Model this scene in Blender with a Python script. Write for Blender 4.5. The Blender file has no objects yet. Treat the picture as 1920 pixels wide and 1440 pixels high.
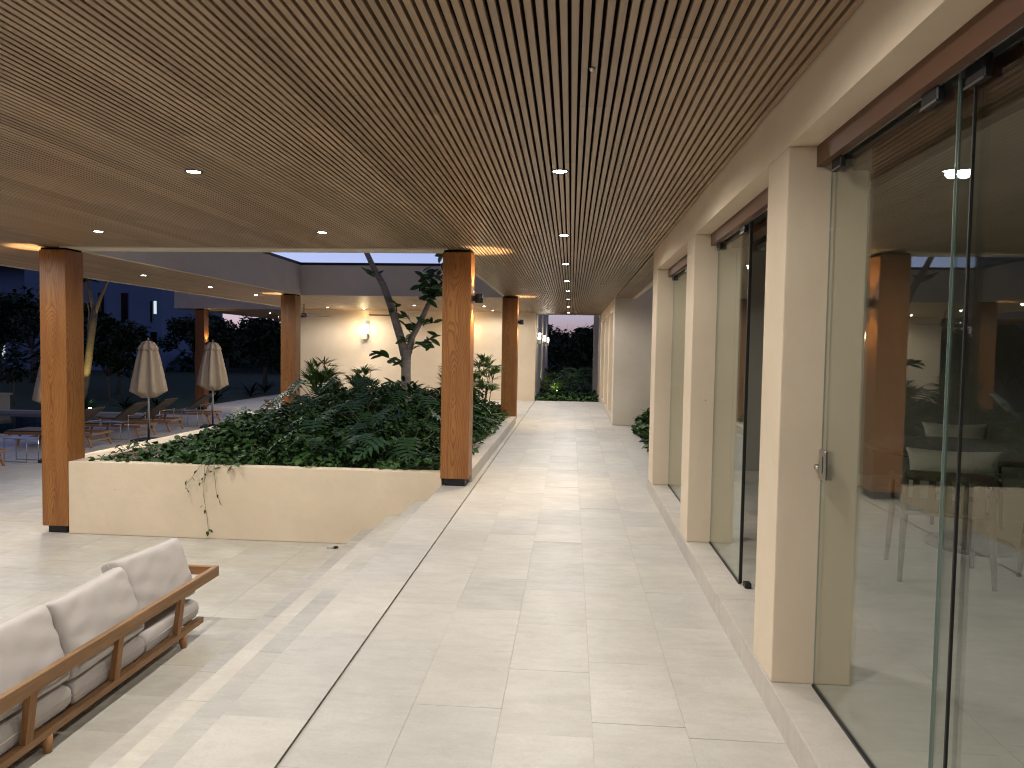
import bpy, bmesh, math, random
import numpy as np
from mathutils import Matrix, Vector
R = math.radians
rnd = random.Random(7)
nrng = np.random.default_rng(11)
scn = bpy.context.scene
col = scn.collection

# ------------------------------------------------------------------ camera
FPX, PITCH, YAW, ROLL = 1393.8, 0.0472, 0.0784, 0.0168
cam = bpy.data.cameras.new("camera"); camo = bpy.data.objects.new("camera", cam); col.objects.link(camo)
cam.sensor_width = 36.0; cam.lens = FPX / 1920 * 36.0; cam.clip_start = 0.05; cam.clip_end = 3000
rt = Vector((math.cos(YAW), math.sin(YAW), 0)); fy = Vector((-math.sin(YAW), math.cos(YAW), 0)); zz = Vector((0, 0, 1))
fw = math.cos(PITCH) * fy - math.sin(PITCH) * zz; up = math.sin(PITCH) * fy + math.cos(PITCH) * zz
r2 = math.cos(ROLL) * rt + math.sin(ROLL) * up; u2 = -math.sin(ROLL) * rt + math.cos(ROLL) * up
camo.matrix_world = Matrix(((r2.x, u2.x, -fw.x, 0), (r2.y, u2.y, -fw.y, 0), (r2.z, u2.z, -fw.z, 1.55), (0, 0, 0, 1)))
scn.camera = camo

# ------------------------------------------------------------------ sky (dusk, the sun just under the horizon)
w = bpy.data.worlds.new("World"); scn.world = w; w.use_nodes = True
wn = w.node_tree; bg = wn.nodes["Background"]
sky = wn.nodes.new("ShaderNodeTexSky"); sky.sky_type = 'NISHITA'; sky.sun_disc = False
sky.sun_elevation = R(-2.6); sky.sun_rotation = R(-32); sky.altitude = 20; sky.air_density = 1.0; sky.dust_density = 0.5; sky.ozone_density = 3.0
bw = wn.nodes.new("ShaderNodeRGBToBW"); wn.links.new(sky.outputs[0], bw.inputs[0])
tn = wn.nodes.new("ShaderNodeMix"); tn.data_type = 'RGBA'; tn.blend_type = 'MULTIPLY'; tn.inputs[0].default_value = 1.0; tn.inputs[7].default_value = (0.79, 0.84, 1.42, 1)
wn.links.new(bw.outputs[0], tn.inputs[6])
mx = wn.nodes.new("ShaderNodeMix"); mx.data_type = 'RGBA'; mx.inputs[0].default_value = 0.62
wn.links.new(sky.outputs[0], mx.inputs[6]); wn.links.new(tn.outputs[2], mx.inputs[7]); wn.links.new(mx.outputs[2], bg.inputs[0]); bg.inputs[1].default_value = 3.4

# ------------------------------------------------------------------ exposure
scn.view_settings.view_transform = 'Standard'; scn.view_settings.look = 'None'
scn.view_settings.exposure = 0.0; scn.view_settings.gamma = 1.0; scn.view_settings.use_curve_mapping = False
scn.cycles.max_bounces = 8; scn.cycles.diffuse_bounces = 6; scn.cycles.glossy_bounces = 4
scn.cycles.transparent_max_bounces = 24; scn.cycles.sample_clamp_indirect = 4.0
scn.cycles.filter_width = 1.15; scn.cycles.use_denoising = True; scn.cycles.caustics_reflective = False; scn.cycles.caustics_refractive = False

# ------------------------------------------------------------------ measured sizes (metres, walkway top = 0)
ZC = 2.641; XW = 0.888; XG = -1.046; XE = -1.4224; ZP = 0.133; ZL = 2.413; XGL = 1.06; XIN = 1.218
YP = 8.179; YB = 22.25; YO = 15.676; XO = -8.248; XL = -5.828; XR = -1.432; RZ = 0.1744; ZF = -4 * RZ
CW = 0.317; ZT = 3.276; ZPL = 0.15; YEND = 23.2; YBK = -4.0

# ------------------------------------------------------------------ helpers
def tag(o, label=None, cat=None, group=None, kind=None):
    if label: o["label"] = label
    if cat: o["category"] = cat
    if group: o["group"] = group
    if kind: o["kind"] = kind
    return o

def link(name, me, m=None, parent=None, loc=(0, 0, 0), rot=(0, 0, 0)):
    o = bpy.data.objects.new(name, me); col.objects.link(o)
    o.location = loc; o.rotation_euler = rot
    if m is not None and me is not None and len(me.materials) == 0: me.materials.append(m)
    if parent is not None: o.parent = parent
    return o

def empty(name, loc=(0, 0, 0), rz=0.0):
    o = bpy.data.objects.new(name, None); col.objects.link(o); o.location = loc; o.rotation_euler = (0, 0, rz)
    o.empty_display_size = 0.1
    return o

def copy_tree(o, parent=None):
    c = o.copy(); col.objects.link(c)
    if parent is not None: c.parent = parent
    for ch in list(o.children): copy_tree(ch, c)
    return c

def bmesh_to(bm, name, smooth=False):
    me = bpy.data.meshes.new(name); bm.to_mesh(me); bm.free()
    if smooth:
        for p in me.polygons: p.use_smooth = True
    return me

def add_box(bm, x0, x1, y0, y1, z0, z1, bev=0.0, seg=1):
    r = bmesh.ops.create_cube(bm, size=1.0, matrix=Matrix.Translation(((x0 + x1) / 2, (y0 + y1) / 2, (z0 + z1) / 2)) @ Matrix.Diagonal((abs(x1 - x0), abs(y1 - y0), abs(z1 - z0), 1)))
    if bev > 0:
        es = list({e for v in r['verts'] for e in v.link_edges})
        bmesh.ops.bevel(bm, geom=es, offset=bev, segments=seg, affect='EDGES', profile=0.6)

def box_me(name, x0, x1, y0, y1, z0, z1, bev=0.0, seg=1):
    bm = bmesh.new(); add_box(bm, x0, x1, y0, y1, z0, z1, bev, seg); return bmesh_to(bm, name)

def box(name, m, x0, x1, y0, y1, z0, z1, parent=None, bev=0.0, seg=1, world=True):
    """a box in world coordinates; its origin sits at its own base so that object coordinates are local"""
    cx, cy = (x0 + x1) / 2, (y0 + y1) / 2
    me = box_me(name, x0 - cx, x1 - cx, y0 - cy, y1 - cy, 0, z1 - z0, bev, seg)
    loc = Vector((cx, cy, z0))
    if parent is not None and world: loc = loc - parent.location
    return link(name, me, m, parent, loc)

def tube_bm(bm, pts, rad, n=8, caps=True):
    pts = [Vector(p) for p in pts]
    if not isinstance(rad, (list, tuple)): rad = [rad] * len(pts)
    rings = []; prev = None
    for i, p in enumerate(pts):
        t = (pts[min(i + 1, len(pts) - 1)] - pts[max(i - 1, 0)])
        t = t.normalized() if t.length > 1e-9 else Vector((0, 0, 1))
        if prev is None:
            a = Vector((1, 0, 0)) if abs(t.x) < 0.9 else Vector((0, 1, 0))
            prev = (a - t * a.dot(t)).normalized()
        else:
            prev = (prev - t * prev.dot(t)); prev = prev.normalized() if prev.length > 1e-6 else Vector((0, 1, 0))
        b = t.cross(prev)
        rings.append([bm.verts.new(p + rad[i] * (math.cos(2 * math.pi * k / n) * prev + math.sin(2 * math.pi * k / n) * b)) for k in range(n)])
    for i in range(len(rings) - 1):
        for k in range(n):
            bm.faces.new((rings[i][k], rings[i][(k + 1) % n], rings[i + 1][(k + 1) % n], rings[i + 1][k]))
    if caps:
        bm.faces.new(list(reversed(rings[0]))); bm.faces.new(rings[-1])

def tube(name, m, pts, rad, parent=None, n=8, loc=(0, 0, 0)):
    bm = bmesh.new(); tube_bm(bm, pts, rad, n)
    me = bmesh_to(bm, name, True); return link(name, me, m, parent, loc)

def lathe_me(name, prof, n=32, fold=None, smooth=True):
    bm = bmesh.new(); rings = []
    for (r, z) in prof:
        ring = []
        for k in range(n):
            a = 2 * math.pi * k / n; rr, z2 = (r, z) if fold is None else fold(r, z, a)
            ring.append(bm.verts.new((rr * math.cos(a), rr * math.sin(a), z2)))
        rings.append(ring)
    for i in range(len(rings) - 1):
        for k in range(n): bm.faces.new((rings[i][k], rings[i][(k + 1) % n], rings[i + 1][(k + 1) % n], rings[i + 1][k]))
    bm.faces.new(list(reversed(rings[0]))); bm.faces.new(rings[-1])
    return bmesh_to(bm, name, smooth)

def quad_me(name, pts, faces):
    me = bpy.data.meshes.new(name); me.from_pydata([tuple(p) for p in pts], [], faces); me.update(); return me

# ------------------------------------------------------------------ materials
def mat(name):
    m = bpy.data.materials.new(name); m.use_nodes = True
    return m, m.node_tree, m.node_tree.nodes["Principled BSDF"]

def nd(nt, typ, **kw):
    n = nt.nodes.new(typ)
    for k, v in kw.items():
        if k.startswith('i_'):
            n.inputs[k[2:].replace('_', ' ')].default_value = v
        else: setattr(n, k, v)
    return n

def lk(nt, a, b): nt.links.new(a, b)

def ramp(nt, fac, stops):
    r = nt.nodes.new("ShaderNodeValToRGB"); e = r.color_ramp.elements
    while len(e) < len(stops): e.new(0.5)
    for i, (p, c) in enumerate(stops):
        e[i].position = p; e[i].color = (c[0], c[1], c[2], 1) if isinstance(c, (tuple, list)) else (c, c, c, 1)
    lk(nt, fac, r.inputs[0]); return r

def math_n(nt, op, a, b=None, c=None):
    n = nt.nodes.new("ShaderNodeMath"); n.operation = op
    for i, v in enumerate((a, b, c)):
        if v is None: continue
        if hasattr(v, 'is_output'): lk(nt, v, n.inputs[i])
        else: n.inputs[i].default_value = v
    return n.outputs[0]

def mixc(nt, fac, a, b, mode='MIX'):
    n = nt.nodes.new("ShaderNodeMix"); n.data_type = 'RGBA'; n.blend_type = mode
    for s, v in ((n.inputs[0], fac), (n.inputs[6], a), (n.inputs[7], b)):
        if hasattr(v, 'is_output'): lk(nt, v, s)
        else: s.default_value = v if isinstance(v, float) else (v[0], v[1], v[2], 1)
    return n.outputs[2]

def bump(nt, p, h, strength, dist=0.01):
    b = nt.nodes.new("ShaderNodeBump"); b.inputs["Strength"].default_value = strength; b.inputs["Distance"].default_value = dist
    lk(nt, h, b.inputs["Height"]); lk(nt, b.outputs[0], p.inputs["Normal"])

def vscale(nt, v, s):
    n = nt.nodes.new("ShaderNodeVectorMath"); n.operation = 'MULTIPLY'; lk(nt, v, n.inputs[0]); n.inputs[1].default_value = s; return n.outputs[0]

def vaddr(nt, v, rand, amt):
    """shift a coordinate by a per-object random amount so that neighbouring pieces differ"""
    c = nt.nodes.new("ShaderNodeCombineXYZ"); a = math_n(nt, 'MULTIPLY', rand, amt); b = math_n(nt, 'MULTIPLY', rand, amt * 1.7)
    lk(nt, a, c.inputs[0]); lk(nt, b, c.inputs[1]); lk(nt, a, c.inputs[2])
    n = nt.nodes.new("ShaderNodeVectorMath"); n.operation = 'ADD'; lk(nt, v, n.inputs[0]); lk(nt, c.outputs[0], n.inputs[1]); return n.outputs[0]

def noise(nt, v, scale, detail=4, rough=0.55, dist=0.0):
    n = nt.nodes.new("ShaderNodeTexNoise"); n.inputs["Scale"].default_value = scale; n.inputs["Detail"].default_value = detail
    n.inputs["Roughness"].default_value = rough; n.inputs["Distortion"].default_value = dist
    lk(nt, v, n.inputs["Vector"]); return n.outputs[0]

def stone_mat(name, c0=(0.43, 0.408, 0.372), c1=(0.54, 0.518, 0.478), rough=0.46, stain=0.0, var=0.10):
    m, nt, p = mat(name)
    geo = nd(nt, "ShaderNodeNewGeometry"); oi = nd(nt, "ShaderNodeObjectInfo")
    v = vaddr(nt, geo.outputs["Position"], oi.outputs["Random"], 37.0)
    n1 = noise(nt, v, 1.7, 5, 0.6, 0.6)
    c = ramp(nt, n1, [(0.3, c0), (0.72, c1)]).outputs[0]
    st = vscale(nt, v, (1.0, 3.2, 1.0)); n2 = noise(nt, st, 5.0, 6, 0.65, 0.4)
    c = mixc(nt, ramp(nt, n2, [(0.42, 0.0), (0.75, 0.34)]).outputs[0], c, (c0[0] * 0.82, c0[1] * 0.8, c0[2] * 0.78))
    # thin veins
    n3 = noise(nt, v, 2.6, 3, 0.5, 1.5); d = math_n(nt, 'ABSOLUTE', math_n(nt, 'SUBTRACT', n3, 0.5))
    c = mixc(nt, ramp(nt, d, [(0.0, 0.15), (0.006, 0.0)]).outputs[0], c, (0.36, 0.31, 0.25))
    # pits and specks
    vo = nd(nt, "ShaderNodeTexVoronoi"); vo.inputs["Scale"].default_value = 19.0; lk(nt, v, vo.inputs["Vector"])
    sp = ramp(nt, vo.outputs["Distance"], [(0.03, 0.55), (0.075, 0.0)]).outputs[0]
    sp = math_n(nt, 'MULTIPLY', sp, ramp(nt, noise(nt, v, 1.3, 2), [(0.50, 0.0), (0.60, 1.0)]).outputs[0])
    c = mixc(nt, sp, c, (0.25, 0.22, 0.18))
    n4 = noise(nt, v, 75.0, 3, 0.7); c = mixc(nt, ramp(nt, n4, [(0.35, 0.16), (0.55, 0.0)]).outputs[0], c, (c0[0] * 0.72, c0[1] * 0.7, c0[2] * 0.66))
    n5 = noise(nt, v, 7.0, 5, 0.7, 0.9); c = mixc(nt, ramp(nt, n5, [(0.52, 0.0), (0.72, 0.22)]).outputs[0], c, (min(1, c1[0] * 1.12), min(1, c1[1] * 1.12), min(1, c1[2] * 1.12)))
    # tone of the single slab
    rv = ramp(nt, oi.outputs["Random"], [(0.0, (1 - var, 1 - var, 1 - var)), (0.14, (1 - var * 0.7, 1 - var * 0.6, 1 - var * 0.45)), (0.25, (0.985, 0.98, 0.975)), (0.8, (1.0, 0.995, 0.985)), (1.0, (1.035, 1.03, 1.01))]).outputs[0]
    c = mixc(nt, 1.0, c, rv, 'MULTIPLY')
    if stain:
        sn = noise(nt, geo.outputs["Position"], 0.9, 4, 0.6, 0.8)
        c = mixc(nt, ramp(nt, sn, [(0.5, 0.0), (0.68, stain)]).outputs[0], c, (0.44, 0.40, 0.29))
    lk(nt, c, p.inputs["Base Color"])
    rn = ramp(nt, n2, [(0.3, rough - 0.06), (0.75, rough + 0.12)]).outputs[0]; lk(nt, rn, p.inputs["Roughness"])
    p.inputs["Specular IOR Level"].default_value = 0.4
    bump(nt, p, n2, 0.10, 0.004)
    return m

def plaster_mat(name, c=(0.70, 0.59, 0.455), sc=1.0):
    m, nt, p = mat(name); geo = nd(nt, "ShaderNodeNewGeometry"); v = geo.outputs["Position"]
    n1 = noise(nt, v, 0.8 * sc, 5, 0.6, 0.3)
    c1 = mixc(nt, ramp(nt, n1, [(0.35, 0.0), (0.7, 1.0)]).outputs[0], (c[0] * 0.91, c[1] * 0.90, c[2] * 0.875), (c[0] * 1.05, c[1] * 1.05, c[2] * 1.05))
    sc2 = noise(nt, vscale(nt, v, (1, 1, 0.35)), 3.0, 4, 0.6)
    c1 = mixc(nt, ramp(nt, sc2, [(0.6, 0.0), (0.8, 0.3)]).outputs[0], c1, (c[0] * 0.86, c[1] * 0.83, c[2] * 0.78))
    vo = nd(nt, "ShaderNodeTexVoronoi"); vo.inputs["Scale"].default_value = 2.6; lk(nt, v, vo.inputs["Vector"])
    c1 = mixc(nt, ramp(nt, vo.outputs["Distance"], [(0.012, 0.6), (0.022, 0.0)]).outputs[0], c1, (c[0] * 0.4, c[1] * 0.36, c[2] * 0.3))
    lk(nt, c1, p.inputs["Base Color"]); p.inputs["Roughness"].default_value = 0.88; p.inputs["Specular IOR Level"].default_value = 0.2
    n2 = noise(nt, v, 140.0, 3, 0.6); n3 = noise(nt, v, 9.0, 3, 0.5)
    bump(nt, p, math_n(nt, 'ADD', math_n(nt, 'MULTIPLY', n2, 0.5), math_n(nt, 'MULTIPLY', n3, 2.6)), 0.30, 0.005)
    return m

def wood_mat(name, dark, light, axis='Z', scale=1.0, rough=0.42, rings=True):
    m, nt, p = mat(name); tc = nd(nt, "ShaderNodeTexCoord"); oi = nd(nt, "ShaderNodeObjectInfo")
    sq = {'Z': (1, 1, 0.075), 'Y': (1, 0.075, 1), 'X': (0.075, 1, 1)}[axis]
    v = vaddr(nt, vscale(nt, tc.outputs["Object"], sq), oi.outputs["Random"], 23.0)
    f = noise(nt, v, 60.0 * scale, 5, 0.7, 0.1)
    g = noise(nt, v, 9.0 * scale, 4, 0.6, 0.8)
    c = mixc(nt, ramp(nt, g, [(0.3, 0.0), (0.72, 1.0)]).outputs[0], dark, light)
    if rings:
        # growth rings about an axis that wanders along the log, so that the faces show arches
        sx = nd(nt, "ShaderNodeSeparateXYZ"); lk(nt, tc.outputs["Object"], sx.inputs[0])
        rz = math_n(nt, 'MULTIPLY', oi.outputs["Random"], 40.0)
        cz = nd(nt, "ShaderNodeCombineXYZ"); lk(nt, math_n(nt, 'ADD', sx.outputs[2], rz), cz.inputs[2]); lk(nt, rz, cz.inputs[0])
        w1 = noise(nt, cz.outputs[0], 0.75, 2, 0.5); w2 = noise(nt, vscale(nt, cz.outputs[0], (1.3, 1, 0.8)), 0.9, 2, 0.5)
        px = math_n(nt, 'ADD', sx.outputs[0], math_n(nt, 'MULTIPLY', math_n(nt, 'SUBTRACT', w1, 0.42), 0.30)); py = math_n(nt, 'ADD', sx.outputs[1], math_n(nt, 'MULTIPLY', math_n(nt, 'SUBTRACT', w2, 0.15), 0.50))
        rr = math_n(nt, 'SQRT', math_n(nt, 'ADD', math_n(nt, 'MULTIPLY', px, px), math_n(nt, 'MULTIPLY', py, py)))
        rr = math_n(nt, 'ADD', math_n(nt, 'MULTIPLY', rr, 66.0), math_n(nt, 'MULTIPLY', g, 3.0))
        fr = math_n(nt, 'FRACT', rr)
        c = mixc(nt, ramp(nt, fr, [(0.0, 0.04), (0.45, 0.12), (0.85, 0.72), (0.95, 0.55), (1.0, 0.05)]).outputs[0], c, (dark[0] * 0.62, dark[1] * 0.5, dark[2] * 0.42))
    c = mixc(nt, ramp(nt, f, [(0.45, 0.0), (0.75, 0.45)]).outputs[0], c, (dark[0] * 0.65, dark[1] * 0.6, dark[2] * 0.5))
    lk(nt, c, p.inputs["Base Color"])
    lk(nt, ramp(nt, f, [(0.3, rough - 0.08), (0.8, rough + 0.15)]).outputs[0], p.inputs["Roughness"])
    p.inputs["Specular IOR Level"].default_value = 0.35
    bump(nt, p, f, 0.12, 0.002)
    return m

def plain_mat(name, c, rough=0.6, metal=0.0, spec=0.4, grain=0.06, gs=30.0, bmp=0.0):
    m, nt, p = mat(name); tc = nd(nt, "ShaderNodeTexCoord")
    n = noise(nt, tc.outputs["Object"], gs, 4, 0.6)
    cc = mixc(nt, n, (c[0] * (1 - grain), c[1] * (1 - grain), c[2] * (1 - grain)), (c[0] * (1 + grain), c[1] * (1 + grain), c[2] * (1 + grain)))
    lk(nt, cc, p.inputs["Base Color"]); p.inputs["Roughness"].default_value = rough; p.inputs["Metallic"].default_value = metal
    p.inputs["Specular IOR Level"].default_value = spec
    if bmp: bump(nt, p, n, bmp, 0.003)
    return m

def fabric_mat(name, c):
    m, nt, p = mat(name); tc = nd(nt, "ShaderNodeTexCoord"); v = tc.outputs["Object"]
    a = nd(nt, "ShaderNodeTexWave", wave_type='BANDS', bands_direction='X'); b = nd(nt, "ShaderNodeTexWave", wave_type='BANDS', bands_direction='Y')
    for t in (a, b):
        t.inputs["Scale"].default_value = 190.0; t.inputs["Distortion"].default_value = 1.2; lk(nt, v, t.inputs["Vector"])
    wv = math_n(nt, 'MULTIPLY', a.outputs["Fac"], b.outputs["Fac"])
    n = noise(nt, v, 5.0, 4, 0.6)
    cc = mixc(nt, n, (c[0] * 0.9, c[1] * 0.9, c[2] * 0.9), (c[0] * 1.07, c[1] * 1.07, c[2] * 1.07))
    cc = mixc(nt, math_n(nt, 'MULTIPLY', wv, 0.22), cc, (c[0] * 0.72, c[1] * 0.72, c[2] * 0.72))
    lk(nt, cc, p.inputs["Base Color"]); p.inputs["Roughness"].default_value = 0.9; p.inputs["Specular IOR Level"].default_value = 0.15
    p.inputs["Sheen Weight"].default_value = 0.15
    bump(nt, p, math_n(nt, 'ADD', wv, math_n(nt, 'MULTIPLY', n, 3.0)), 0.25, 0.003)
    return m

def leaf_mat(name, c0, c1, rough=0.42):
    m, nt, p = mat(name); geo = nd(nt, "ShaderNodeNewGeometry"); oi = nd(nt, "ShaderNodeObjectInfo")
    n = noise(nt, geo.outputs["Position"], 3.1, 3, 0.6)
    f = math_n(nt, 'ADD', math_n(nt, 'MULTIPLY', geo.outputs["Random Per Island"], 0.6), math_n(nt, 'MULTIPLY', n, 0.5))
    lk(nt, ramp(nt, f, [(0.2, c0), (0.85, c1)]).outputs[0], p.inputs["Base Color"])
    p.inputs["Roughness"].default_value = rough + 0.08; p.inputs["Specular IOR Level"].default_value = 0.28
    p.inputs["Transmission Weight"].default_value = 0.0
    return m

def bark_mat(name, c0, c1):
    m, nt, p = mat(name); tc = nd(nt, "ShaderNodeTexCoord"); v = tc.outputs["Object"]
    n = noise(nt, vscale(nt, v, (1, 1, 4.0)), 9.0, 5, 0.65, 0.5); n2 = noise(nt, v, 3.0, 3)
    c = mixc(nt, ramp(nt, n, [(0.35, 0.0), (0.7, 1.0)]).outputs[0], c0, c1)
    c = mixc(nt, ramp(nt, n2, [(0.5, 0.0), (0.7, 0.5)]).outputs[0], c, (c1[0] * 1.25, c1[1] * 1.25, c1[2] * 1.2))
    lk(nt, c, p.inputs["Base Color"]); p.inputs["Roughness"].default_value = 0.85; bump(nt, p, n, 0.5, 0.01); return m

def emit_mat(name, c, s):
    m, nt, p = mat(name); tc = nd(nt, "ShaderNodeTexCoord"); n = noise(nt, tc.outputs["Object"], 12.0, 2)
    p.inputs["Base Color"].default_value = (0.8, 0.8, 0.8, 1); p.inputs["Emission Color"].default_value = (*c, 1)
    lk(nt, ramp(nt, n, [(0.2, s * 0.9), (0.8, s)]).outputs[0], p.inputs["Emission Strength"])
    # colour ramps clamp at 1: scale afterwards
    nt.links.remove(p.inputs["Emission Strength"].links[0])
    lk(nt, math_n(nt, 'MULTIPLY', ramp(nt, n, [(0.2, 0.9), (0.8, 1.0)]).outputs[0], s), p.inputs["Emission Strength"])
    return m

def glass_mat(name, tint=(0.95, 0.972, 0.957), f0=0.085):
    m, nt, p = mat(name); nt.nodes.remove(p); out = nt.nodes["Material Output"]
    geo = nd(nt, "ShaderNodeNewGeometry"); dv = nd(nt, "ShaderNodeVectorMath", operation='DOT_PRODUCT')
    lk(nt, geo.outputs["True Normal"], dv.inputs[0]); lk(nt, geo.outputs["Incoming"], dv.inputs[1])
    c = math_n(nt, 'ABSOLUTE', dv.outputs["Value"]); q = math_n(nt, 'POWER', math_n(nt, 'SUBTRACT', 1.0, c), 5.0)
    F = math_n(nt, 'ADD', math_n(nt, 'MULTIPLY', q, 1 - f0), f0)
    t = nd(nt, "ShaderNodeBsdfTransparent"); t.inputs[0].default_value = (*tint, 1)
    g = nd(nt, "ShaderNodeBsdfGlossy"); g.inputs["Roughness"].default_value = 0.0; g.inputs["Color"].default_value = (0.95, 1.0, 0.97, 1)
    mx = nd(nt, "ShaderNodeMixShader"); lk(nt, F, mx.inputs[0]); lk(nt, t.outputs[0], mx.inputs[1]); lk(nt, g.outputs[0], mx.inputs[2])
    lk(nt, mx.outputs[0], out.inputs["Surface"]); return m

def slat_mat(name):
    m, nt, p = mat(name); geo = nd(nt, "ShaderNodeNewGeometry"); oi = nd(nt, "ShaderNodeObjectInfo")
    sx = nd(nt, "ShaderNodeSeparateXYZ"); lk(nt, geo.outputs["Position"], sx.inputs[0])
    # boards about 2.4 m long butt-jointed at a different place in every row of ten slats
    row = math_n(nt, 'FLOOR', math_n(nt, 'MULTIPLY', sx.outputs[0], 26.3158))
    grp = math_n(nt, 'FLOOR', math_n(nt, 'MULTIPLY', row, 0.25))
    wn1 = nd(nt, "ShaderNodeTexWhiteNoise", noise_dimensions='1D'); lk(nt, grp, wn1.inputs["W"])
    yy = math_n(nt, 'ADD', math_n(nt, 'MULTIPLY', sx.outputs[1], 0.417), math_n(nt, 'MULTIPLY', wn1.outputs["Value"], 1.0))
    seg = math_n(nt, 'FLOOR', yy); fr = math_n(nt, 'FRACT', yy)
    cb = nd(nt, "ShaderNodeCombineXYZ"); lk(nt, grp, cb.inputs[0]); lk(nt, seg, cb.inputs[1])
    wn2 = nd(nt, "ShaderNodeTexWhiteNoise", noise_dimensions='2D'); lk(nt, cb.outputs[0], wn2.inputs["Vector"])
    v = vaddr(nt, vscale(nt, geo.outputs["Position"], (1, 0.05, 1)), oi.outputs["Random"], 31.0)
    f = noise(nt, v, 90.0, 5, 0.7)
    c = ramp(nt, wn2.outputs["Value"], [(0.0, (0.26, 0.178, 0.110)), (0.5, (0.325, 0.224, 0.140)), (1.0, (0.385, 0.268, 0.170))]).outputs[0]
    c = mixc(nt, ramp(nt, f, [(0.35, 0.0), (0.8, 0.42)]).outputs[0], c, (0.17, 0.10, 0.058))
    c = mixc(nt, ramp(nt, fr, [(0.0, 0.8), (0.0012, 0.0)]).outputs[0], c, (0.05, 0.03, 0.02))
    lk(nt, c, p.inputs["Base Color"]); p.inputs["Roughness"].default_value = 0.4; p.inputs["Specular IOR Level"].default_value = 0.45
    bump(nt, p, f, 0.08, 0.002); return m

M = {}
M['stone'] = stone_mat("limestone_walkway")
M['stone2'] = stone_mat("limestone_terrace", (0.405, 0.382, 0.335), (0.55, 0.53, 0.48), 0.42, stain=0.5, var=0.08)
M['tread'] = stone_mat("limestone_steps", (0.41, 0.385, 0.345), (0.55, 0.527, 0.485), 0.5, stain=0.35, var=0.16)
for i_, k_ in enumerate((0.94, 1.03, 0.91)): M['tread%d' % i_] = stone_mat("limestone_step_row_shade", (0.41 * k_, 0.385 * k_, 0.345 * k_), (0.55 * k_, 0.527 * k_, 0.485 * k_), 0.5, stain=0.35, var=0.14)
M['plinth'] = stone_mat("limestone_plinth", (0.47, 0.43, 0.38), (0.57, 0.53, 0.475), 0.5, var=0.1)
M['grout'] = plain_mat("grout", (0.43, 0.40, 0.355), 0.9)
M['plaster'] = plaster_mat("tan_plaster")
M['plaster2'] = plaster_mat("grey_beige_plaster", (0.69, 0.625, 0.525))
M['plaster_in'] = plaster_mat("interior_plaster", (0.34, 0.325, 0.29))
M['slat'] = slat_mat("slat_wood")
M['void'] = plain_mat("dark_void", (0.010, 0.006, 0.004), 0.95, spec=0.1)
M['col'] = wood_mat("column_timber", (0.25, 0.100, 0.029), (0.38, 0.172, 0.054), 'Z', 1.0, 0.4)
M['sofa_y'] = wood_mat("teak_long", (0.22, 0.12, 0.055), (0.36, 0.21, 0.105), 'Y', 1.4, 0.5, rings=False)
M['sofa_x'] = wood_mat("teak_cross", (0.26, 0.125, 0.05), (0.40, 0.21, 0.09), 'X', 1.4, 0.5, rings=False)
M['sofa_z'] = wood_mat("teak_upright", (0.26, 0.125, 0.05), (0.40, 0.21, 0.09), 'Z', 1.4, 0.5, rings=False)
M['steel_dark'] = plain_mat("dark_steel", (0.035, 0.035, 0.038), 0.45, 0.6)
M['black'] = plain_mat("black_paint", (0.012, 0.012, 0.012), 0.5)
M['steel'] = plain_mat("stainless_steel", (0.52, 0.51, 0.49), 0.28, 1.0)
M['brown_metal'] = plain_mat("brown_lacquered_metal", (0.105, 0.048, 0.026), 0.45, 0.0)
M['glass'] = glass_mat("clear_glass")
M['glass_edge'] = plain_mat("green_glass_edge", (0.20, 0.265, 0.24), 0.25)
M['cushion'] = fabric_mat("greige_canvas", (0.52, 0.48, 0.455))
M['cushion_in'] = fabric_mat("cream_canvas", (0.45, 0.41, 0.35))
M['canopy'] = fabric_mat("beige_parasol_cloth", (0.40, 0.325, 0.245))
M['sling'] = fabric_mat("dark_brown_sling", (0.085, 0.06, 0.045))
M['ground'] = plain_mat("soil", (0.035, 0.026, 0.018), 0.95, gs=8, grain=0.4, bmp=0.6)
M['lawn'] = plain_mat("lawn", (0.035, 0.07, 0.02), 0.9, gs=20, grain=0.35, bmp=0.5)
M['cover'] = leaf_mat("ground_cover_leaf", (0.014, 0.040, 0.009), (0.046, 0.105, 0.022), 0.5)
M['philo'] = leaf_mat("cut_leaf", (0.010, 0.028, 0.012), (0.026, 0.064, 0.02), 0.35)
M['palm'] = leaf_mat("palm_leaf", (0.06, 0.13, 0.028), (0.15, 0.25, 0.06))
M['ficus'] = leaf_mat("rubber_leaf", (0.022, 0.06, 0.018), (0.05, 0.11, 0.03), 0.28)
M['bush'] = leaf_mat("bush_leaf", (0.020, 0.045, 0.015), (0.055, 0.09, 0.03), 0.6)
M['stem'] = plain_mat("green_stem", (0.075, 0.115, 0.035), 0.5)
M['cane'] = plain_mat("cane", (0.10, 0.11, 0.05), 0.6, gs=40, grain=0.3)
M['bark'] = bark_mat("smooth_grey_bark", (0.17, 0.145, 0.125), (0.30, 0.265, 0.235))
M['bark_y'] = bark_mat("pale_bark", (0.25, 0.20, 0.12), (0.40, 0.33, 0.20))
M['house'] = plaster_mat("house_wall", (0.28, 0.40, 0.58), 0.3)
M['dark_glass'] = plain_mat("dark_window", (0.01, 0.012, 0.016), 0.1, spec=0.5)
M['lens_on'] = emit_mat("lamp_lens_lit", (1.0, 0.96, 0.88), 60.0)
M['lens_off'] = plain_mat("lamp_lens_unlit", (0.05, 0.05, 0.05), 0.2)
M['lens_warm'] = emit_mat("sconce_lens_lit", (1.0, 0.82, 0.52), 40.0)
M['lantern'] = emit_mat("lantern_glass_lit", (1.0, 0.80, 0.42), 9.0)
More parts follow.
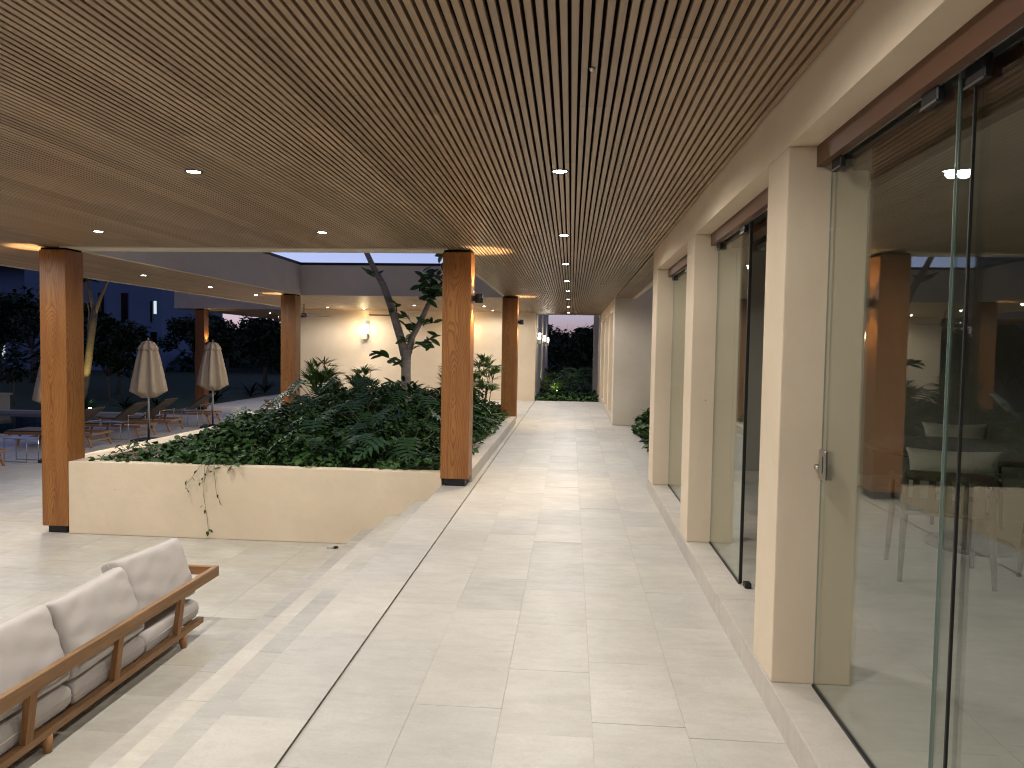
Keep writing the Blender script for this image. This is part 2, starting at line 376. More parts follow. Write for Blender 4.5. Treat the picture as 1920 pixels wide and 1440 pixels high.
M['lantern_w'] = emit_mat("lantern_glass_white", (1.0, 0.95, 0.82), 5.0)
M['winlit'] = emit_mat("lit_window", (0.85, 1.0, 0.97), 0.8)
M['hill'] = plain_mat("far_scrub", (0.02, 0.032, 0.018), 0.95, gs=0.3, grain=0.5)
m, nt, p = mat("pool_water"); geo = nd(nt, "ShaderNodeNewGeometry")
p.inputs["Base Color"].default_value = (0.01, 0.035, 0.055, 1); p.inputs["Roughness"].default_value = 0.06; p.inputs["IOR"].default_value = 1.33
bump(nt, p, noise(nt, geo.outputs["Position"], 2.2, 3), 0.12, 0.05); M['water'] = m

# ------------------------------------------------------------------ lamps
def spot(name, parent, loc, power, color, size, blend=0.6, radius=0.03, updown=-1):
    l = bpy.data.lights.new(name, 'SPOT'); l.energy = power; l.color = color; l.spot_size = R(size); l.spot_blend = blend; l.shadow_soft_size = radius
    o = bpy.data.objects.new(name, l); col.objects.link(o); o.location = loc; o.parent = parent
    if updown > 0: o.rotation_euler = (math.pi, 0, 0)
    return o
WHITE = (1.0, 0.955, 0.88); WARM = (1.0, 0.70, 0.36)
P_DOWN = 119.0

# ================================================================== THE SETTING
# lawn and terrain
terr = link("terrain", quad_me("terrain", [(-400, -60, -0.85), (400, -60, -0.85), (400, 700, -0.85), (-400, 700, -0.85)], [(0, 1, 2, 3)]), M['lawn']); tag(terr, "dark lawn and open ground round the pavilion", "ground", kind="structure")

# walkway: slab and tiles
walk = box("walkway", M['grout'], XE + 0.012, 1.27, YBK, 22.4, -0.20, -0.012); tag(walk, "pale limestone walkway running along the glazed wall", "walkway", kind="structure")
for a_, b_, c_, d_ in ((XE + 0.004, -1.0555, YBK, 22.4), (-1.0365, XW - 0.0005, YBK, 22.4), (XW, 1.268, 8.36, 15.54)): box("grout_bed", M['grout'], a_, b_, c_ + 0.002, d_ - 0.002, -0.0118, -0.0022, walk)
tile_cache = {}
def tile_me(w, l, t=0.014, bev=0.0007):
    k = (round(w, 4), round(l, 4), t)
    if k not in tile_cache: tile_cache[k] = box_me("tile", -w / 2, w / 2, -l / 2, l / 2, -t, 0, bev)
    return tile_cache[k]
def lay(parent, m, x0, x1, y0, y1, phase, length, z=0.0, gap=0.0010, jit=0.0008):
    y = phase
    while y > y0: y -= length
    while y < y1 - 0.02:
        a, b = max(y, y0), min(y + length, y1); y += length
        if b - a < 0.03: continue
        me = tile_me(x1 - x0 - gap, b - a - gap); 
        if len(me.materials) == 0: me.materials.append(m)
        link("tile", me, None, parent, Vector(((x0 + x1) / 2, (a + b) / 2, z + rnd.uniform(-jit, jit))) - parent.location)
cw_ = (XW - (-1.037)) / 5
for i, ph in enumerate((4.40, 4.93, 4.13, 5.456, 4.17)):
    lay(walk, M['stone'], -1.037 + i * cw_, -1.037 + (i + 1) * cw_, 0.6, 22.4, ph, 0.602)
lay(walk, M['stone'], XE, -1.055, 0.6, 22.4, 3.86, 0.92)
lay(walk, M['stone'], XW, 1.268, 8.36, 15.54, 8.9, 0.8)

# stone steps down to the terrace
steps = empty("stone_steps", (XE, 0, ZF)); tag(steps, "four pale limestone steps from the walkway down to the lounge terrace", "steps")
sx = [XE, -1.7184, -2.0127, -2.3131]
for k in range(3):
    y = -1.0 + rnd.uniform(0, 0.4)
    while y < YP - 0.02:
        b = min(y + rnd.uniform(0.95, 1.3), YP - 0.003)
        if YP - b < 0.3: b = YP - 0.003
        z = -(k + 1) * RZ
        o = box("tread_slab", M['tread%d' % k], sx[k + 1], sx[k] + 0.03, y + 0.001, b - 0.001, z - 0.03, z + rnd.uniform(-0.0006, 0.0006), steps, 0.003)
        y = b
for k in range(4):
    y = -1.0 + rnd.uniform(0, 0.4)
    while y < YP - 0.02:
        b = min(y + rnd.uniform(0.95, 1.3), YP - 0.003)
        if YP - b < 0.3: b = YP - 0.003
        z1 = -k * RZ - (0.0315 if k else 0.0145); z0 = -(k + 1) * RZ + (0.0 if k == 3 else 0.0008)
        box("riser_slab", M['tread'], sx[k] + 0.008 if k else XE + 0.006, sx[k] + 0.028, y + 0.001, b - 0.001, z0, z1, steps)
        y = b

# lower terrace: sheet, tiles near the steps and the column
terrace = link("terrace", quad_me("terrace", [(-13.3, -8, 0), (1.0, -8, 0), (1.0, 40, 0), (-13.3, 40, 0)], [(0, 1, 2, 3)]), M['grout'], None, (0, 0, ZF - 0.0024)); tag(terrace, "pale limestone lounge terrace below the steps", "terrace", kind="structure")
n0 = 0
for i in range(10):
    x1 = -2.305 - i * 0.6; x0 = x1 - 0.6
    lay(terrace, M['stone2'], x0, x1, 2.2, YP if x1 > -6.3 else 12.6, 2.2 + rnd.choice((0, 0.15, 0.30)) + i * 0.001, 0.45, ZF)
for i in range(4):
    x1 = -8.305 - i * 0.6; lay(terrace, M['stone2'], x1 - 0.6, x1, 6.5, 12.6, 6.5 + rnd.choice((0, 0.15, 0.30)), 0.45, ZF)
# the farther paving as slabs joined in one piece (too far off to pick apart)
bm = bmesh.new()
for i in range(19):
    x1 = -2.305 - i * 0.6; x0 = x1 - 0.6
    if x0 < -13.25: break
    if i < 6: continue
    y = 12.6 + rnd.choice((0, 0.15, 0.3)) if x1 > -10.8 else 4.0
    while y < 39:
        add_box(bm, x0 + 0.0015, x1 - 0.0015, y + 0.0015, y + 0.4485, -0.012, rnd.uniform(-0.0008, 0.0008)); y += 0.45
fp = link("paving", bmesh_to(bm, "paving"), M['stone2'], terrace, (0, 0, 0.0024)); tag(fp, kind="stuff")

# pool
pool = empty("pool", (-15, 19.5, ZF)); tag(pool, "dark still swimming pool beyond the row of loungers", "pool", kind="structure")
pe = empty
link("water", quad_me("water", [(-45, 16.6, -0.06), (-13.36, 16.6, -0.06), (-13.36, 22.1, -0.06), (-45, 22.1, -0.06)], [(0, 1, 2, 3)]), M['water'], pool, -pool.location + Vector((0, 0, ZF + 0.0)))
box("coping", M['stone2'], -45, -13.3, 22.1, 22.5, ZF - 0.25, ZF + 0.03, pool)
box("coping", M['stone2'], -45, -13.3, 16.2, 16.6, ZF - 0.25, ZF + 0.03, pool)
box("deck", M['stone2'], -45, -13.302, 4.0, 16.199, ZF - 0.25, ZF - 0.002, pool)
wp = empty("pool_pillar", (-19.6, 24, ZF - 0.1)); tag(wp, "low white plastered pillar with flat cap at the pool's far edge", "pillar")
box("shaft", M['plaster2'], -19.9, -19.38, 23.8, 24.3, ZF - 0.2, ZF + 0.36, wp); box("cap", M['plaster2'], -19.95, -19.33, 23.75, 24.35, ZF + 0.362, ZF + 0.43, wp)

# ================================================================== ROOF with slatted ceiling
roof = empty("slatted_roof", (0, 0, ZC)); tag(roof, "flat pavilion roof with brown slatted timber ceiling and open courtyard", "roof")
PITCHX, SW, ST = 0.038, 0.0248, 0.026
slat_cache = {}
def slat(xc, y0, y1):
    k = (round(y0, 3), round(y1, 3))
    if k not in slat_cache: slat_cache[k] = box_me("slat", -SW / 2, SW / 2, 0, y1 - y0, 0, ST, 0.0012)
    me = slat_cache[k]
    if len(me.materials) == 0: me.materials.append(M['slat'])
    link("slat", me, None, roof, (xc, y0, rnd.uniform(-0.0006, 0.0006)))
x = XW - 0.022; xs_ = []
while x > XO + 0.06: xs_.append(x); x -= PITCHX
for xc in xs_:
    if xc > XR + 0.055: slat(xc, YBK, YEND)
    elif xc > XL - 0.0: slat(xc, YBK, YP + 0.0)
    elif xc < XL - 0.03: slat(xc, YBK, YB - 0.01)
for i in range(9): slat(XW + 0.030 + i * PITCHX, 8.36, 15.545)
bm = bmesh.new(); x = XR + 0.03
while x > XL - 0.02:
    add_box(bm, x - SW / 2, x + SW / 2, YO + 0.06, YB - 0.01, 0, ST); x -= PITCHX
sp_ = link("slat_panel", bmesh_to(bm, "slat_panel"), M['slat'], roof); tag(sp_, kind="stuff")
# dark backing and roof slabs above
def slab(x0, x1, y0, y1):
    box("backing", M['void'], x0, x1, y0, y1, ZC + 0.04, ZC + 0.05, roof)
    box("roof_slab", M['plaster2'], x0, x1, y0, y1, ZC + 0.052, ZT, roof)
slab(XO + 0.1, XW - 0.001, YBK, YP); slab(XO + 0.1, XL - 0.07, YP + 0.001, YB - 0.005); slab(XR + 0.05, XW - 0.001, YP + 0.001, YEND)
slab(XL - 0.068, XR + 0.048, YO + 0.16, YB - 0.005); slab(XW, 1.238, 8.355, 15.548)
# plaster beams and fascias round the courtyard and along the eaves
def fascia(n, x0, x1, y0, y1, z0=ZC - 0.012, z1=ZT): return box(n, M['plaster2'], x0, x1, y0, y1, z0, z1, roof)
fascia("beam", XL + 0.0, XR - 0.0, YP + 0.003, YP + CW)
fascia("fascia", XL - 0.066, XL, YP + 0.003, YO + 0.05); fascia("fascia", XR, XR + 0.047, YP + 0.003, YO + 0.05)
fascia("fascia", XL, XR, YO, YO + 0.055)
fascia("eave_trim", XO, XO + 0.05, YBK, YB + 0.3); fascia("eave_trim", 1.24, 1.32, 8.352, 15.55)
fascia("eave_trim", XR + 0.047, XW, YEND + 0.001, YEND + 0.08)
box("coping", M['steel_dark'], XL - 0.25, XL + 0.012, YP + CW, YO + 0.3, ZT + 0.002, ZT + 0.055, roof)
box("coping", M['steel_dark'], XL + 0.013, XR - 0.013, YO - 0.012, YO + 0.3, ZT + 0.002, ZT + 0.055, roof)
box("coping", M['steel_dark'], XR - 0.012, XR + 0.25, YP + CW, YO + 0.3, ZT + 0.002, ZT + 0.055, roof)
box("coping", M['steel_dark'], XL + 0.013, XR - 0.013, YP + CW - 0.2, YP + CW + 0.012, ZT + 0.002, ZT + 0.055, roof)
# sprinkler rosette
sprk = link("ceiling_sensor", lathe_me("ceiling_sensor", [(0.004, -0.012), (0.008, -0.010), (0.010, -0.004), (0.013, 0.0)], 12), M['steel'], None, (0.059, 2.948, ZC)); tag(sprk, "tiny metal sprinkler head between the ceiling slats", "sprinkler")

# ================================================================== RIGHT WALL with glazed openings
wall = empty("glazed_wall", (XW, 3.0, 0)); tag(wall, "tan plastered wall with three tall glazed openings on a stone kerb", "wall")
piers = [(3.2226, 3.5395), (5.578, 5.9293), (7.9558, 8.352), (-1.3, -0.98)]
for (a, b) in piers: box("pier", M['plaster'], XW, XIN, a, b, ZP, ZL - 0.0, wall, 0.006, 2)
box("wall_band", M['plaster'], XW, XIN, YBK, 8.352, ZL, ZC + 0.6, wall)
y = -3.9
while y < 8.352 - 0.02:
    b = min(y + rnd.uniform(0.85, 1.25), 8.352)
    if 8.352 - b < 0.4: b = 8.352
    box("plinth_slab", M['plinth'], XW - 0.004, XW + 0.018, y + 0.0008, b - 0.0008, 0.0005, ZP - 0.021, wall, 0.001)
    box("sill_slab", M['plinth'], XW - 0.006, 1.6, y + 0.0008, b - 0.0008, ZP - 0.02, ZP - 0.0005, wall, 0.002)
    y = b
for (a, b) in ((3.5395, 5.578), (5.9293, 7.9558), (-0.98, 3.2226)):
    box("track_cover", M['brown_metal'], XW + 0.1143, XW + 0.15, a + 0.002, b - 0.002, ZL - 0.085, ZL - 0.0005, wall)
    box("track_cover", M['brown_metal'], XW + 0.262, XIN + 0.02, a + 0.002, b - 0.002, ZL - 0.10, ZL - 0.0005, wall)
    tr = box("track_rail", M['black'], XW + 0.155, XW + 0.255, a + 0.002, b - 0.002, ZL - 0.055, ZL - 0.0005, wall)
    box("rail_lip", M['steel'], XW + 0.150, XW + 0.154, a + 0.002, b - 0.002, ZL - 0.089, ZL - 0.08, wall)
ZG1 = ZL - 0.075
def glass_door(x, y0, y1, label, seal=0, lock=None, clamps=True):
    t = empty("glass_door", (x, (y0 + y1) / 2, ZP)); tag(t, label, "glass door", "frameless glass door panels")
    box("pane", M['glass'], x - 0.003, x + 0.003, y0 + 0.002, y1 - 0.002, ZP + 0.012, ZG1, t)
    box("pane_edge", M['glass_edge'], x - 0.003, x + 0.003, y1 - 0.0018, y1, ZP + 0.012, ZG1, t)
    if seal: box("edge_seal", M['black'], x - 0.009, x + 0.009, y0 - 0.012, y0 + 0.0025, ZP + 0.012, ZG1, t)
    else: box("pane_edge", M['glass_edge'], x - 0.003, x + 0.003, y0, y0 + 0.0018, ZP + 0.012, ZG1, t)
    box("floor_guide", M['steel_dark'], x - 0.008, x + 0.008, y0 + 0.01, y1, ZP + 0.0005, ZP + 0.011, t)
    for yy in (y0 + 0.12, y1 - 0.12):
        c = box("clamp", M['steel_dark'], x - 0.028, x - 0.0055, yy - 0.05, yy + 0.05, ZG1 - 0.055, ZG1 + 0.012, t, 0.004)
        b = box("clamp_trim", M['steel'], x - 0.0305, x - 0.0285, yy - 0.05, yy + 0.05, ZG1 - 0.055, ZG1 - 0.049, t)
    return t
g1 = glass_door(XGL, 2.19, 3.20, "clear glass door panel with steel lock beside the pier", 0)
lk_ = empty("lock", (XGL - 0.0055, 3.12, 1.03)); lk_.parent = g1; lk_.location = lk_.location - g1.location
bm = bmesh.new(); add_box(bm, -0.016, 0, -0.012, 0.058, 0, 0.125, 0.007, 2); link("lock_case", bmesh_to(bm, "lock_case"), M['steel'], lk_)
link("grip_slot", box_me("grip_slot", -0.0175, -0.0161, 0.0, 0.007, 0.03, 0.10), M['black'], lk_)
bm = bmesh.new(); tube_bm(bm, [(-0.012, 0.066, 0.045), (-0.012, 0.088, 0.045)], 0.012, 14); link("lock_cylinder", bmesh_to(bm, "lock_cylinder", True), M['steel'], lk_)
glass_door(XGL + 0.035, 1.15, 2.25, "clear glass door panel with black edge seal lapped behind the locked one", 0)
sl = g1
glass_door(XGL, 0.10, 1.11, "clear glass door panel at the far side of the lapped one", 0)
box("edge_seal", M['black'], XGL + 0.016, XGL + 0.024, 2.140, 2.147, ZP + 0.012, ZG1, g1)
glass_door(XGL, 4.587, 5.57, "half drawn glass door panel with black edge seal in the middle opening", 1)
glass_door(XGL, 6.80, 7.945, "glass door panel with black edge seal in the opening by the garden gap", 1)
# hanging blind cord in the middle opening
cord = tube("blind_cord", M['plinth'], [(1.19, 5.56, 2.3), (1.19, 5.55, 1.2), (1.185, 5.545, 0.75), (1.185, 5.50, 0.55), (1.19, 5.47, 0.56), (1.19, 5.455, 0.75), (1.19, 5.45, 2.3)], 0.003, None, 6)
tag(cord, "thin pale blind cord looping beside the half drawn glass door", "cord")
# guide at the foot of the half-drawn panel
fg = link("door_stop", box_me("door_stop", -0.02, 0.02, -0.03, 0.03, 0, 0.035, 0.008, 2), M['black'], None, (XGL + 0.03, 4.53, ZP)); tag(fg, "small black rubber door stop on the sill", "door stop")

# ---- room behind the glass
room = empty("dining_room", (4, 3, 0)); tag(room, "unlit dining room with grey plaster walls behind the glass", "room", kind="structure")
bm = bmesh.new()
def flat_box(n, m, *a, **k): return box(n, m, *a, parent=room, **k)
flat_box("room_floor", M['stone'], 1.6005, 8.0, -4, 8.3, 0.02, ZP - 0.001)
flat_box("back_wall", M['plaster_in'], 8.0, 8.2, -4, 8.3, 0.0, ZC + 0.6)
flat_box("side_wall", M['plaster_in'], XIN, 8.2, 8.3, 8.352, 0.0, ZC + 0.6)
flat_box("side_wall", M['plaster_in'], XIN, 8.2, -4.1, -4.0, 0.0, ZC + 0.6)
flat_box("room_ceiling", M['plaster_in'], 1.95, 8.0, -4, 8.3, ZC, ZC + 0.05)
flat_box("ceiling_recess", M['brown_metal'], XIN, 1.95, -4, 8.3, ZC + 0.12, ZC + 0.16)
flat_box("skirting", M['plinth'], 7.985, 7.999, -3.9, 8.29, ZP, ZP + 0.12)
flat_box("skirting", M['plinth'], XIN + 0.01, 7.98, 8.285, 8.2995, ZP, ZP + 0.12)
flat_box("flat_roof", M['plaster2'], XIN + 0.001, 8.2, -4.1, 8.352, ZC + 0.602, ZC + 0.66)

# ---- far wing on the right, beyond the garden gap
fwing = empty("far_wing_wall", (XW, 19, 0)); tag(fwing, "tan plastered end wall and row of deep openings past the garden gap", "wall")
box("end_wall", M['plaster2'], XW, 3.2, 15.55, 16.08, 0.0, ZC + 0.6, fwing, 0.004)
for (a, b) in ((17.57, 18.0), (19.785, 20.2), (22.32, 22.75)): box("pier", M['plaster'], XW, XIN + 0.1, a, b, ZP, 2.40, fwing, 0.005)
box("wall_band", M['plaster'], XW, XIN + 0.1, 16.0805, 22.75, 2.4005, ZC + 0.6, fwing)
box("plinth_slab", M['plinth'], XW - 0.005, 3.2, 16.081, 22.75, 0.0, ZP - 0.001, fwing)
box("inner_wall", M['plaster2'], 3.0, 3.2, 16.081, 22.75, ZP, ZC + 0.6, fwing)
box("garden_fin", M['plaster2'], XW + 0.0, 1.6, 24.0, 24.5, -0.6, 4.5, fwing); box("garden_fin", M['plaster2'], XW - 0.05, 1.6, 28.0, 28.5, -0.6, 4.5, fwing)
gp = empty("garden_wall", (2.2, 12, 0)); tag(gp, "shaded plaster wall closing the back of the garden gap", "wall")
box("wall_panel", M['plaster2'], 3.0, 3.2, 8.353, 15.549, -0.3, ZC + 0.6, gp)
bed = empty("garden_bed", (1.8, 12, -0.1)); tag(bed, "narrow soil bed in the garden gap beside the walkway", "garden bed", kind="structure")
box("soil", M['ground'], 1.271, 3.0, 8.353, 15.549, -0.25, -0.03, bed)

# ---- back wall behind the courtyard
bwall = empty("back_wall", (-4.5, YB, 0)); tag(bwall, "long tan plaster wall behind the courtyard with glowing lantern", "wall")
box("wall_panel", M['plaster'], -8.45, XG - 0.02, YB, YB + 0.3, ZF, ZC + 0.6, bwall, 0.004)
bfl = empty("rear_terrace", (-4, 19, 0)); tag(bfl, "pale stone floor under the roof behind the courtyard", "terrace", kind="structure")
box("floor_slab", M['stone'], -7.4, XE + 0.01, 15.92, YB - 0.001, ZF, -0.002, bfl)
lw = empty("garden_fin_wall", (-1.1, 28, 0)); tag(lw, "grey wall with fins and lit lanterns beyond the walkway's end", "wall")
for (a, b) in ((22.56, 26.0), (26.35, 30.6), (30.95, 35.5)): box("fin", M['plaster2'], -1.6, -1.10, a, b, -0.6, 4.6, lw)
box("wall_panel", M['plaster2'], -1.9, -1.601, 22.56, 35.5, -0.6, 4.6, lw)

# ---- roof pavilion farther off to the left
pav = empty("far_pavilion_roof", (-11, 24.3, 2.74)); tag(pav, "grey flat roof slab of the far pavilion by the lawn", "roof")
box("roof_slab", M['plaster2'], -13.43, -8.6, 24.3, 36.5, 2.74, 3.55, pav)
box("soffit", M['slat'], -13.35, -8.7, 24.4, 36.4, 2.715, 2.7395, pav)

# ================================================================== COLUMNS
def column(x0, y0, z0, z1, label, base=True):
    t = empty("timber_column", (x0 + CW / 2, y0 + CW / 2, z0)); tag(t, label, "column", "timber columns round the courtyard")
    box("shaft", M['col'], x0, x0 + CW, y0, y0 + CW, z0 + (0.085 if base else 0), z1 - 0.035, t, 0.006, 2)
    if base: box("base_plate", M['steel_dark'], x0 + 0.045, x0 + CW - 0.045, y0 + 0.045, y0 + CW - 0.045, z0, z0 + 0.0845, t)
    box("cap_plate", M['void'], x0 + 0.012, x0 + CW - 0.012, y0 + 0.012, y0 + CW - 0.012, z1 - 0.0345, z1 - 0.0125, t)
    return t
YC2 = 15.5355 - 0.18
column(XR, YP, 0.0, ZC, "orange brown timber column between the steps and the walkway planter kerb")
column(-6.143, YP, ZF, ZC, "orange brown timber column at the planter's outer corner beside the lounge terrace")
column(XR, YC2, 0.0, ZC, "timber column with black sconce at the planter's far end by the walkway")
column(-6.143, YC2, ZF, ZC, "timber column rising behind the planter foliage beside the tan back wall")
column(-12.73, 24.35, ZF, 2.73, "timber column lit by a sconce under the far pavilion roof")

def sconce(x, y, z, side, label, pw_up=60.0, pw_dn=70.0):
    """black up-and-down cylinder on a column face; side = +1 right face, -1 left face"""
    t = empty("column_sconce", (x, y, z)); tag(t, label, "sconce", "black up and down lights on the columns")
    cx = side * 0.072
    bm = bmesh.new(); add_box(bm, min(0, side * 0.03), max(0, side * 0.03), -0.03, 0.03, 0.02, 0.08); link("bracket", bmesh_to(bm, "bracket"), M['black'], t)
    prof = [(0.040, 0.012), (0.043, 0.0), (0.047, 0.0), (0.047, 0.10), (0.043, 0.10), (0.040, 0.088)]
    link("body", lathe_me("body", prof, 24), M['black'], t, (cx, 0, 0))
    d = [(0.001, 0), (0.038, 0.0), (0.038, 0.002), (0.001, 0.002)]
    link("lens", lathe_me("lens", d, 20), M['lens_warm'], t, (cx, 0, 0.0885)); link("lens", lathe_me("lens", d, 20), M['lens_warm'], t, (cx, 0, 0.0095))
    spot("sconce_lamp", t, (cx, 0, 0.108), pw_up, WARM, 84, 0.35, 0.02, 1); spot("sconce_lamp", t, (cx, 0, -0.006), pw_dn, WARM, 84, 0.35, 0.02, -1)
    return t
yc = CW / 2
sconce(XR + CW, YP + yc, 2.06, 1, "black sconce on the column between the steps and the walkway planter kerb")
sconce(XR + CW, YC2 + yc, 2.06, 1, "black sconce on the column at the planter's far end by the walkway")
sconce(-6.143, YP + yc, 2.06, -1, "black sconce on the outer face of the column beside the lounge terrace")
sconce(-6.143, YC2 + yc, 2.06, -1, "black sconce on the outer face of the column behind the planter foliage", 60, 24)
sconce(-12.73 + CW, 24.35 + yc, 1.5, 1, "black sconce on the column under the far pavilion roof", 30, 40)

# ================================================================== DOWNLIGHTS
def downlight(x, y, on, label, power=None, group="recessed downlights in the slatted ceiling", z=ZC, deep=False):
    t = empty("downlight", (x, y, z)); tag(t, label, "downlight", group)
    prof = [(0.044, 0.004), (0.045, -0.005), (0.052, -0.006), (0.055, -0.003), (0.055, 0.022), (0.044, 0.022)]
    link("trim_ring", lathe_me("trim_ring", prof, 28), M['steel_dark'], t)
    link("lens", lathe_me("lens", [(0.001, -0.006), (0.02, -0.0055), (0.036, -0.004), (0.0435, 0.0), (0.0435, 0.004), (0.001, 0.004)], 20), M['lens_on'] if on else M['lens_off'], t, (0, 0, 0.0255 if deep else 0))
    if on:   # a reflector lamp: a strong middle beam and a weak wide spill
        spot("downlight_lamp", t, (0, 0, -0.014), (power or P_DOWN) * 0.80, WHITE, 96, 0.95, 0.03)
        spot("downlight_spill", t, (0, 0, -0.016), (power or P_DOWN) * 0.62, WHITE, 176, 0.45, 0.03)
    return t
Lw = "small lit downlight in the row above the walkway"
for y in (-2.75, -0.3, 2.15, 4.612, 7.161, 9.548, 11.905, 18.93, 22.0): downlight(-0.09, y, True, Lw, P_DOWN * (1.0 if y < 9 else 1.3 if y < 15 else 1.05))
for y in (14.343, 16.673): downlight(-0.09, y, True, "unlit looking downlight with light added from a made-up deep recess in the row above the walkway", P_DOWN * 1.0, deep=True)  # light added to brighten the floor; recess made up to hide the lenses
Ls = "small lit downlight in the ceiling above the lounge terrace"
for x in (-2.41, -4.672):
    for y in (-2.75, -0.3, 2.15, 4.6, 7.05): downlight(x, y, True, Ls)
for y in (2.15, 4.6, 7.05, 9.3, 11.586, 13.83, 15.9, 18.3, 20.7): downlight(-6.92, y, True, "small lit downlight in the ceiling strip over the outer terrace", P_DOWN * 1.3)
for (x, y) in ((-2.257, 19.152), (-2.254, 21.3), (-6.0, 21.2), (-4.1, 19.2)): downlight(x, y, True, "small lit downlight in the ceiling over the rear terrace")
for y in (26.5, 30.0): downlight(-11.0, y, True, "small lit downlight under the far pavilion roof", z=2.715)

# ================================================================== LANTERNS
def lantern(x, y, z, face, label, m, pw, color, h=0.42, spots=True, wd=0.085, dp=0.12):
    """glass box wall lantern; face: 'y' hangs on a wall facing -Y, 'x' on a wall facing +X"""
    t = empty("wall_lantern", (x, y, z)); tag(t, label, "wall lantern")
    if face == 'x': t.rotation_euler = (0, 0, R(90))
    link("back_plate", box_me("back_plate", -0.02, 0.12, -0.012, 0.0, -0.14, 0.40, 0.003), M['steel'], t)
    link("bracket", box_me("bracket", -0.05, 0.05, -0.04, -0.0125, 0.1, 0.16), M['steel'], t)
    link("glass", box_me("glass", -wd, wd, -0.041 - dp, -0.041, 0.02, 0.02 + h * 0.62, 0.012, 2), m, t)
    link("shade", box_me("shade", -wd, wd, -0.041 - dp, -0.041, -h * 0.38, 0.018, 0.006), M['plinth'], t)
    if spots:
        spot("lantern_lamp", t, (0, -0.10, 0.02 + h * 0.62 + 0.03), pw, color, 50, 0.4, 0.03, 1); spot("lantern_lamp", t, (0, -0.10, -h * 0.38 - 0.02), pw, color, 36, 0.4, 0.03, -1)
    l = bpy.data.lights.new("lantern_glow", 'POINT'); l.energy = pw * 1.1; l.color = color; l.shadow_soft_size = 0.06
    o = bpy.data.objects.new("lantern_glow", l); col.objects.link(o); o.parent = t; o.location = (0, -0.26, 0.16)
    return t
lantern(-6.25, YB, 1.93, 'y', "glowing glass wall lantern on the tan back wall left of the tree", M['lantern'], 14, WARM)
lantern(-3.12, YB, 1.93, 'y', "glowing glass wall lantern on the tan back wall between the walkway columns", M['lantern'], 14, WARM)
for y, s in ((24.1, "nearest the walkway end"), (28.6, "in the middle of the fins"), (33.0, "farthest out by the palms")):
    lantern(-1.10, y, 1.85, 'x', "white glowing lantern on the finned garden wall, " + s, M['lantern_w'], 9, (1.0, 0.92, 0.78), 0.34, wd=0.05, dp=0.075)

# ================================================================== PLANTER
pl = empty("planter", (-3.6, 12, ZF)); tag(pl, "tan plastered courtyard planter with pale stone rim full of greenery", "planter")
box("front_wall", M['plaster'], -5.825, -1.42, YP + 0.012, YP + 0.17, ZF, ZPL, pl, 0.006, 2)
box("side_wall", M['plaster'], -6.05, -5.67, YP + 0.318, YO + 0.2, ZF, ZPL, pl, 0.006, 2)
box("corner_block", M['plaster'], -5.8245, -5.671, YP + 0.1705, YP + 0.3175, ZF, ZPL, pl)
y = YP + CW + 0.003
while y < YC2 - 0.05:
    b = min(y + 1.2, YC2 - 0.004)
    box("kerb_slab", M['plinth'], -1.50, -1.115, y + 0.001, b - 0.001, -0.16, ZPL, pl, 0.003); y = b
box("back_wall_low", M['plaster'], -5.66, XR - 0.02, YO - 0.0, YO + 0.22, ZF, 0.36, pl, 0.006)
box("soil", M['ground'], -5.669, -1.501, YP + 0.171, YO - 0.001, ZF + 0.1, -0.02, pl)
box("inner_ledge", M['plaster'], -5.6695, -5.30, YP + 0.32, YP + 1.9, -0.0195, 0.03, pl)

# ------------------------------------------------------------------ leaf geometry
def leaf_shape(L, W, fold=0.25, droop=0.15, n=5, heart=0.0):
    """an elliptic leaf along +X, folded along its midrib"""
    V = []; F = []
    for i in range(n + 1):
        t = i / n; x = L * t; wd = W * 0.5 * (math.sin(math.pi * min(1, t * 0.94 + 0.06)) ** 0.75) * (1 + heart * (0.5 - t)); z = -droop * L * t * t
        V += [(x, -wd, z + fold * wd), (x, 0, z), (x, wd, z + fold * wd)]
    for i in range(n):
        a = 3 * i; F += [(a, a + 3, a + 4, a + 1), (a + 1, a + 4, a + 5, a + 2)]
    return np.array(V, float), F
def cut_leaf(L=0.5, W=0.42, pairs=7):
    """deeply cut leaf: a midrib with separate fingers on both sides"""
    V = []; F = []
    for s in (-1, 1):
        for i in range(pairs):
            t = (i + 0.3) / pairs; x = L * t * 0.86; ln = W * 0.55 * (0.55 + 0.9 * math.sin(math.pi * (0.18 + 0.72 * t))) * 0.8
            ang = R(100 - 66 * t); dx, dy = math.cos(ang), s * math.sin(ang); wx = L / pairs * 0.40
            z0 = -0.22 * L * t * t
            b = len(V)
            V += [(x - wx, 0, z0), (x + wx, 0, z0), (x + wx * 1.1 + dx * ln * .55, dy * ln * .55, z0 + .03 * L), (x - wx * 1.1 + dx * ln * .55, dy * ln * .55, z0 + .03 * L), (x + dx * ln, dy * ln, z0 - .05 * L)]
            F += [(b, b + 1, b + 2, b + 3) if s > 0 else (b + 3, b + 2, b + 1, b), (b + 3, b + 2, b + 4) if s > 0 else (b + 4, b + 2, b + 3)]
    b = len(V); V += [(0.84 * L, -0.03, -.16 * L), (0.84 * L, 0.03, -.16 * L), (1.06 * L, 0, -.27 * L)]; F += [(b, b + 2, b + 1)]
    return np.array(V, float), F
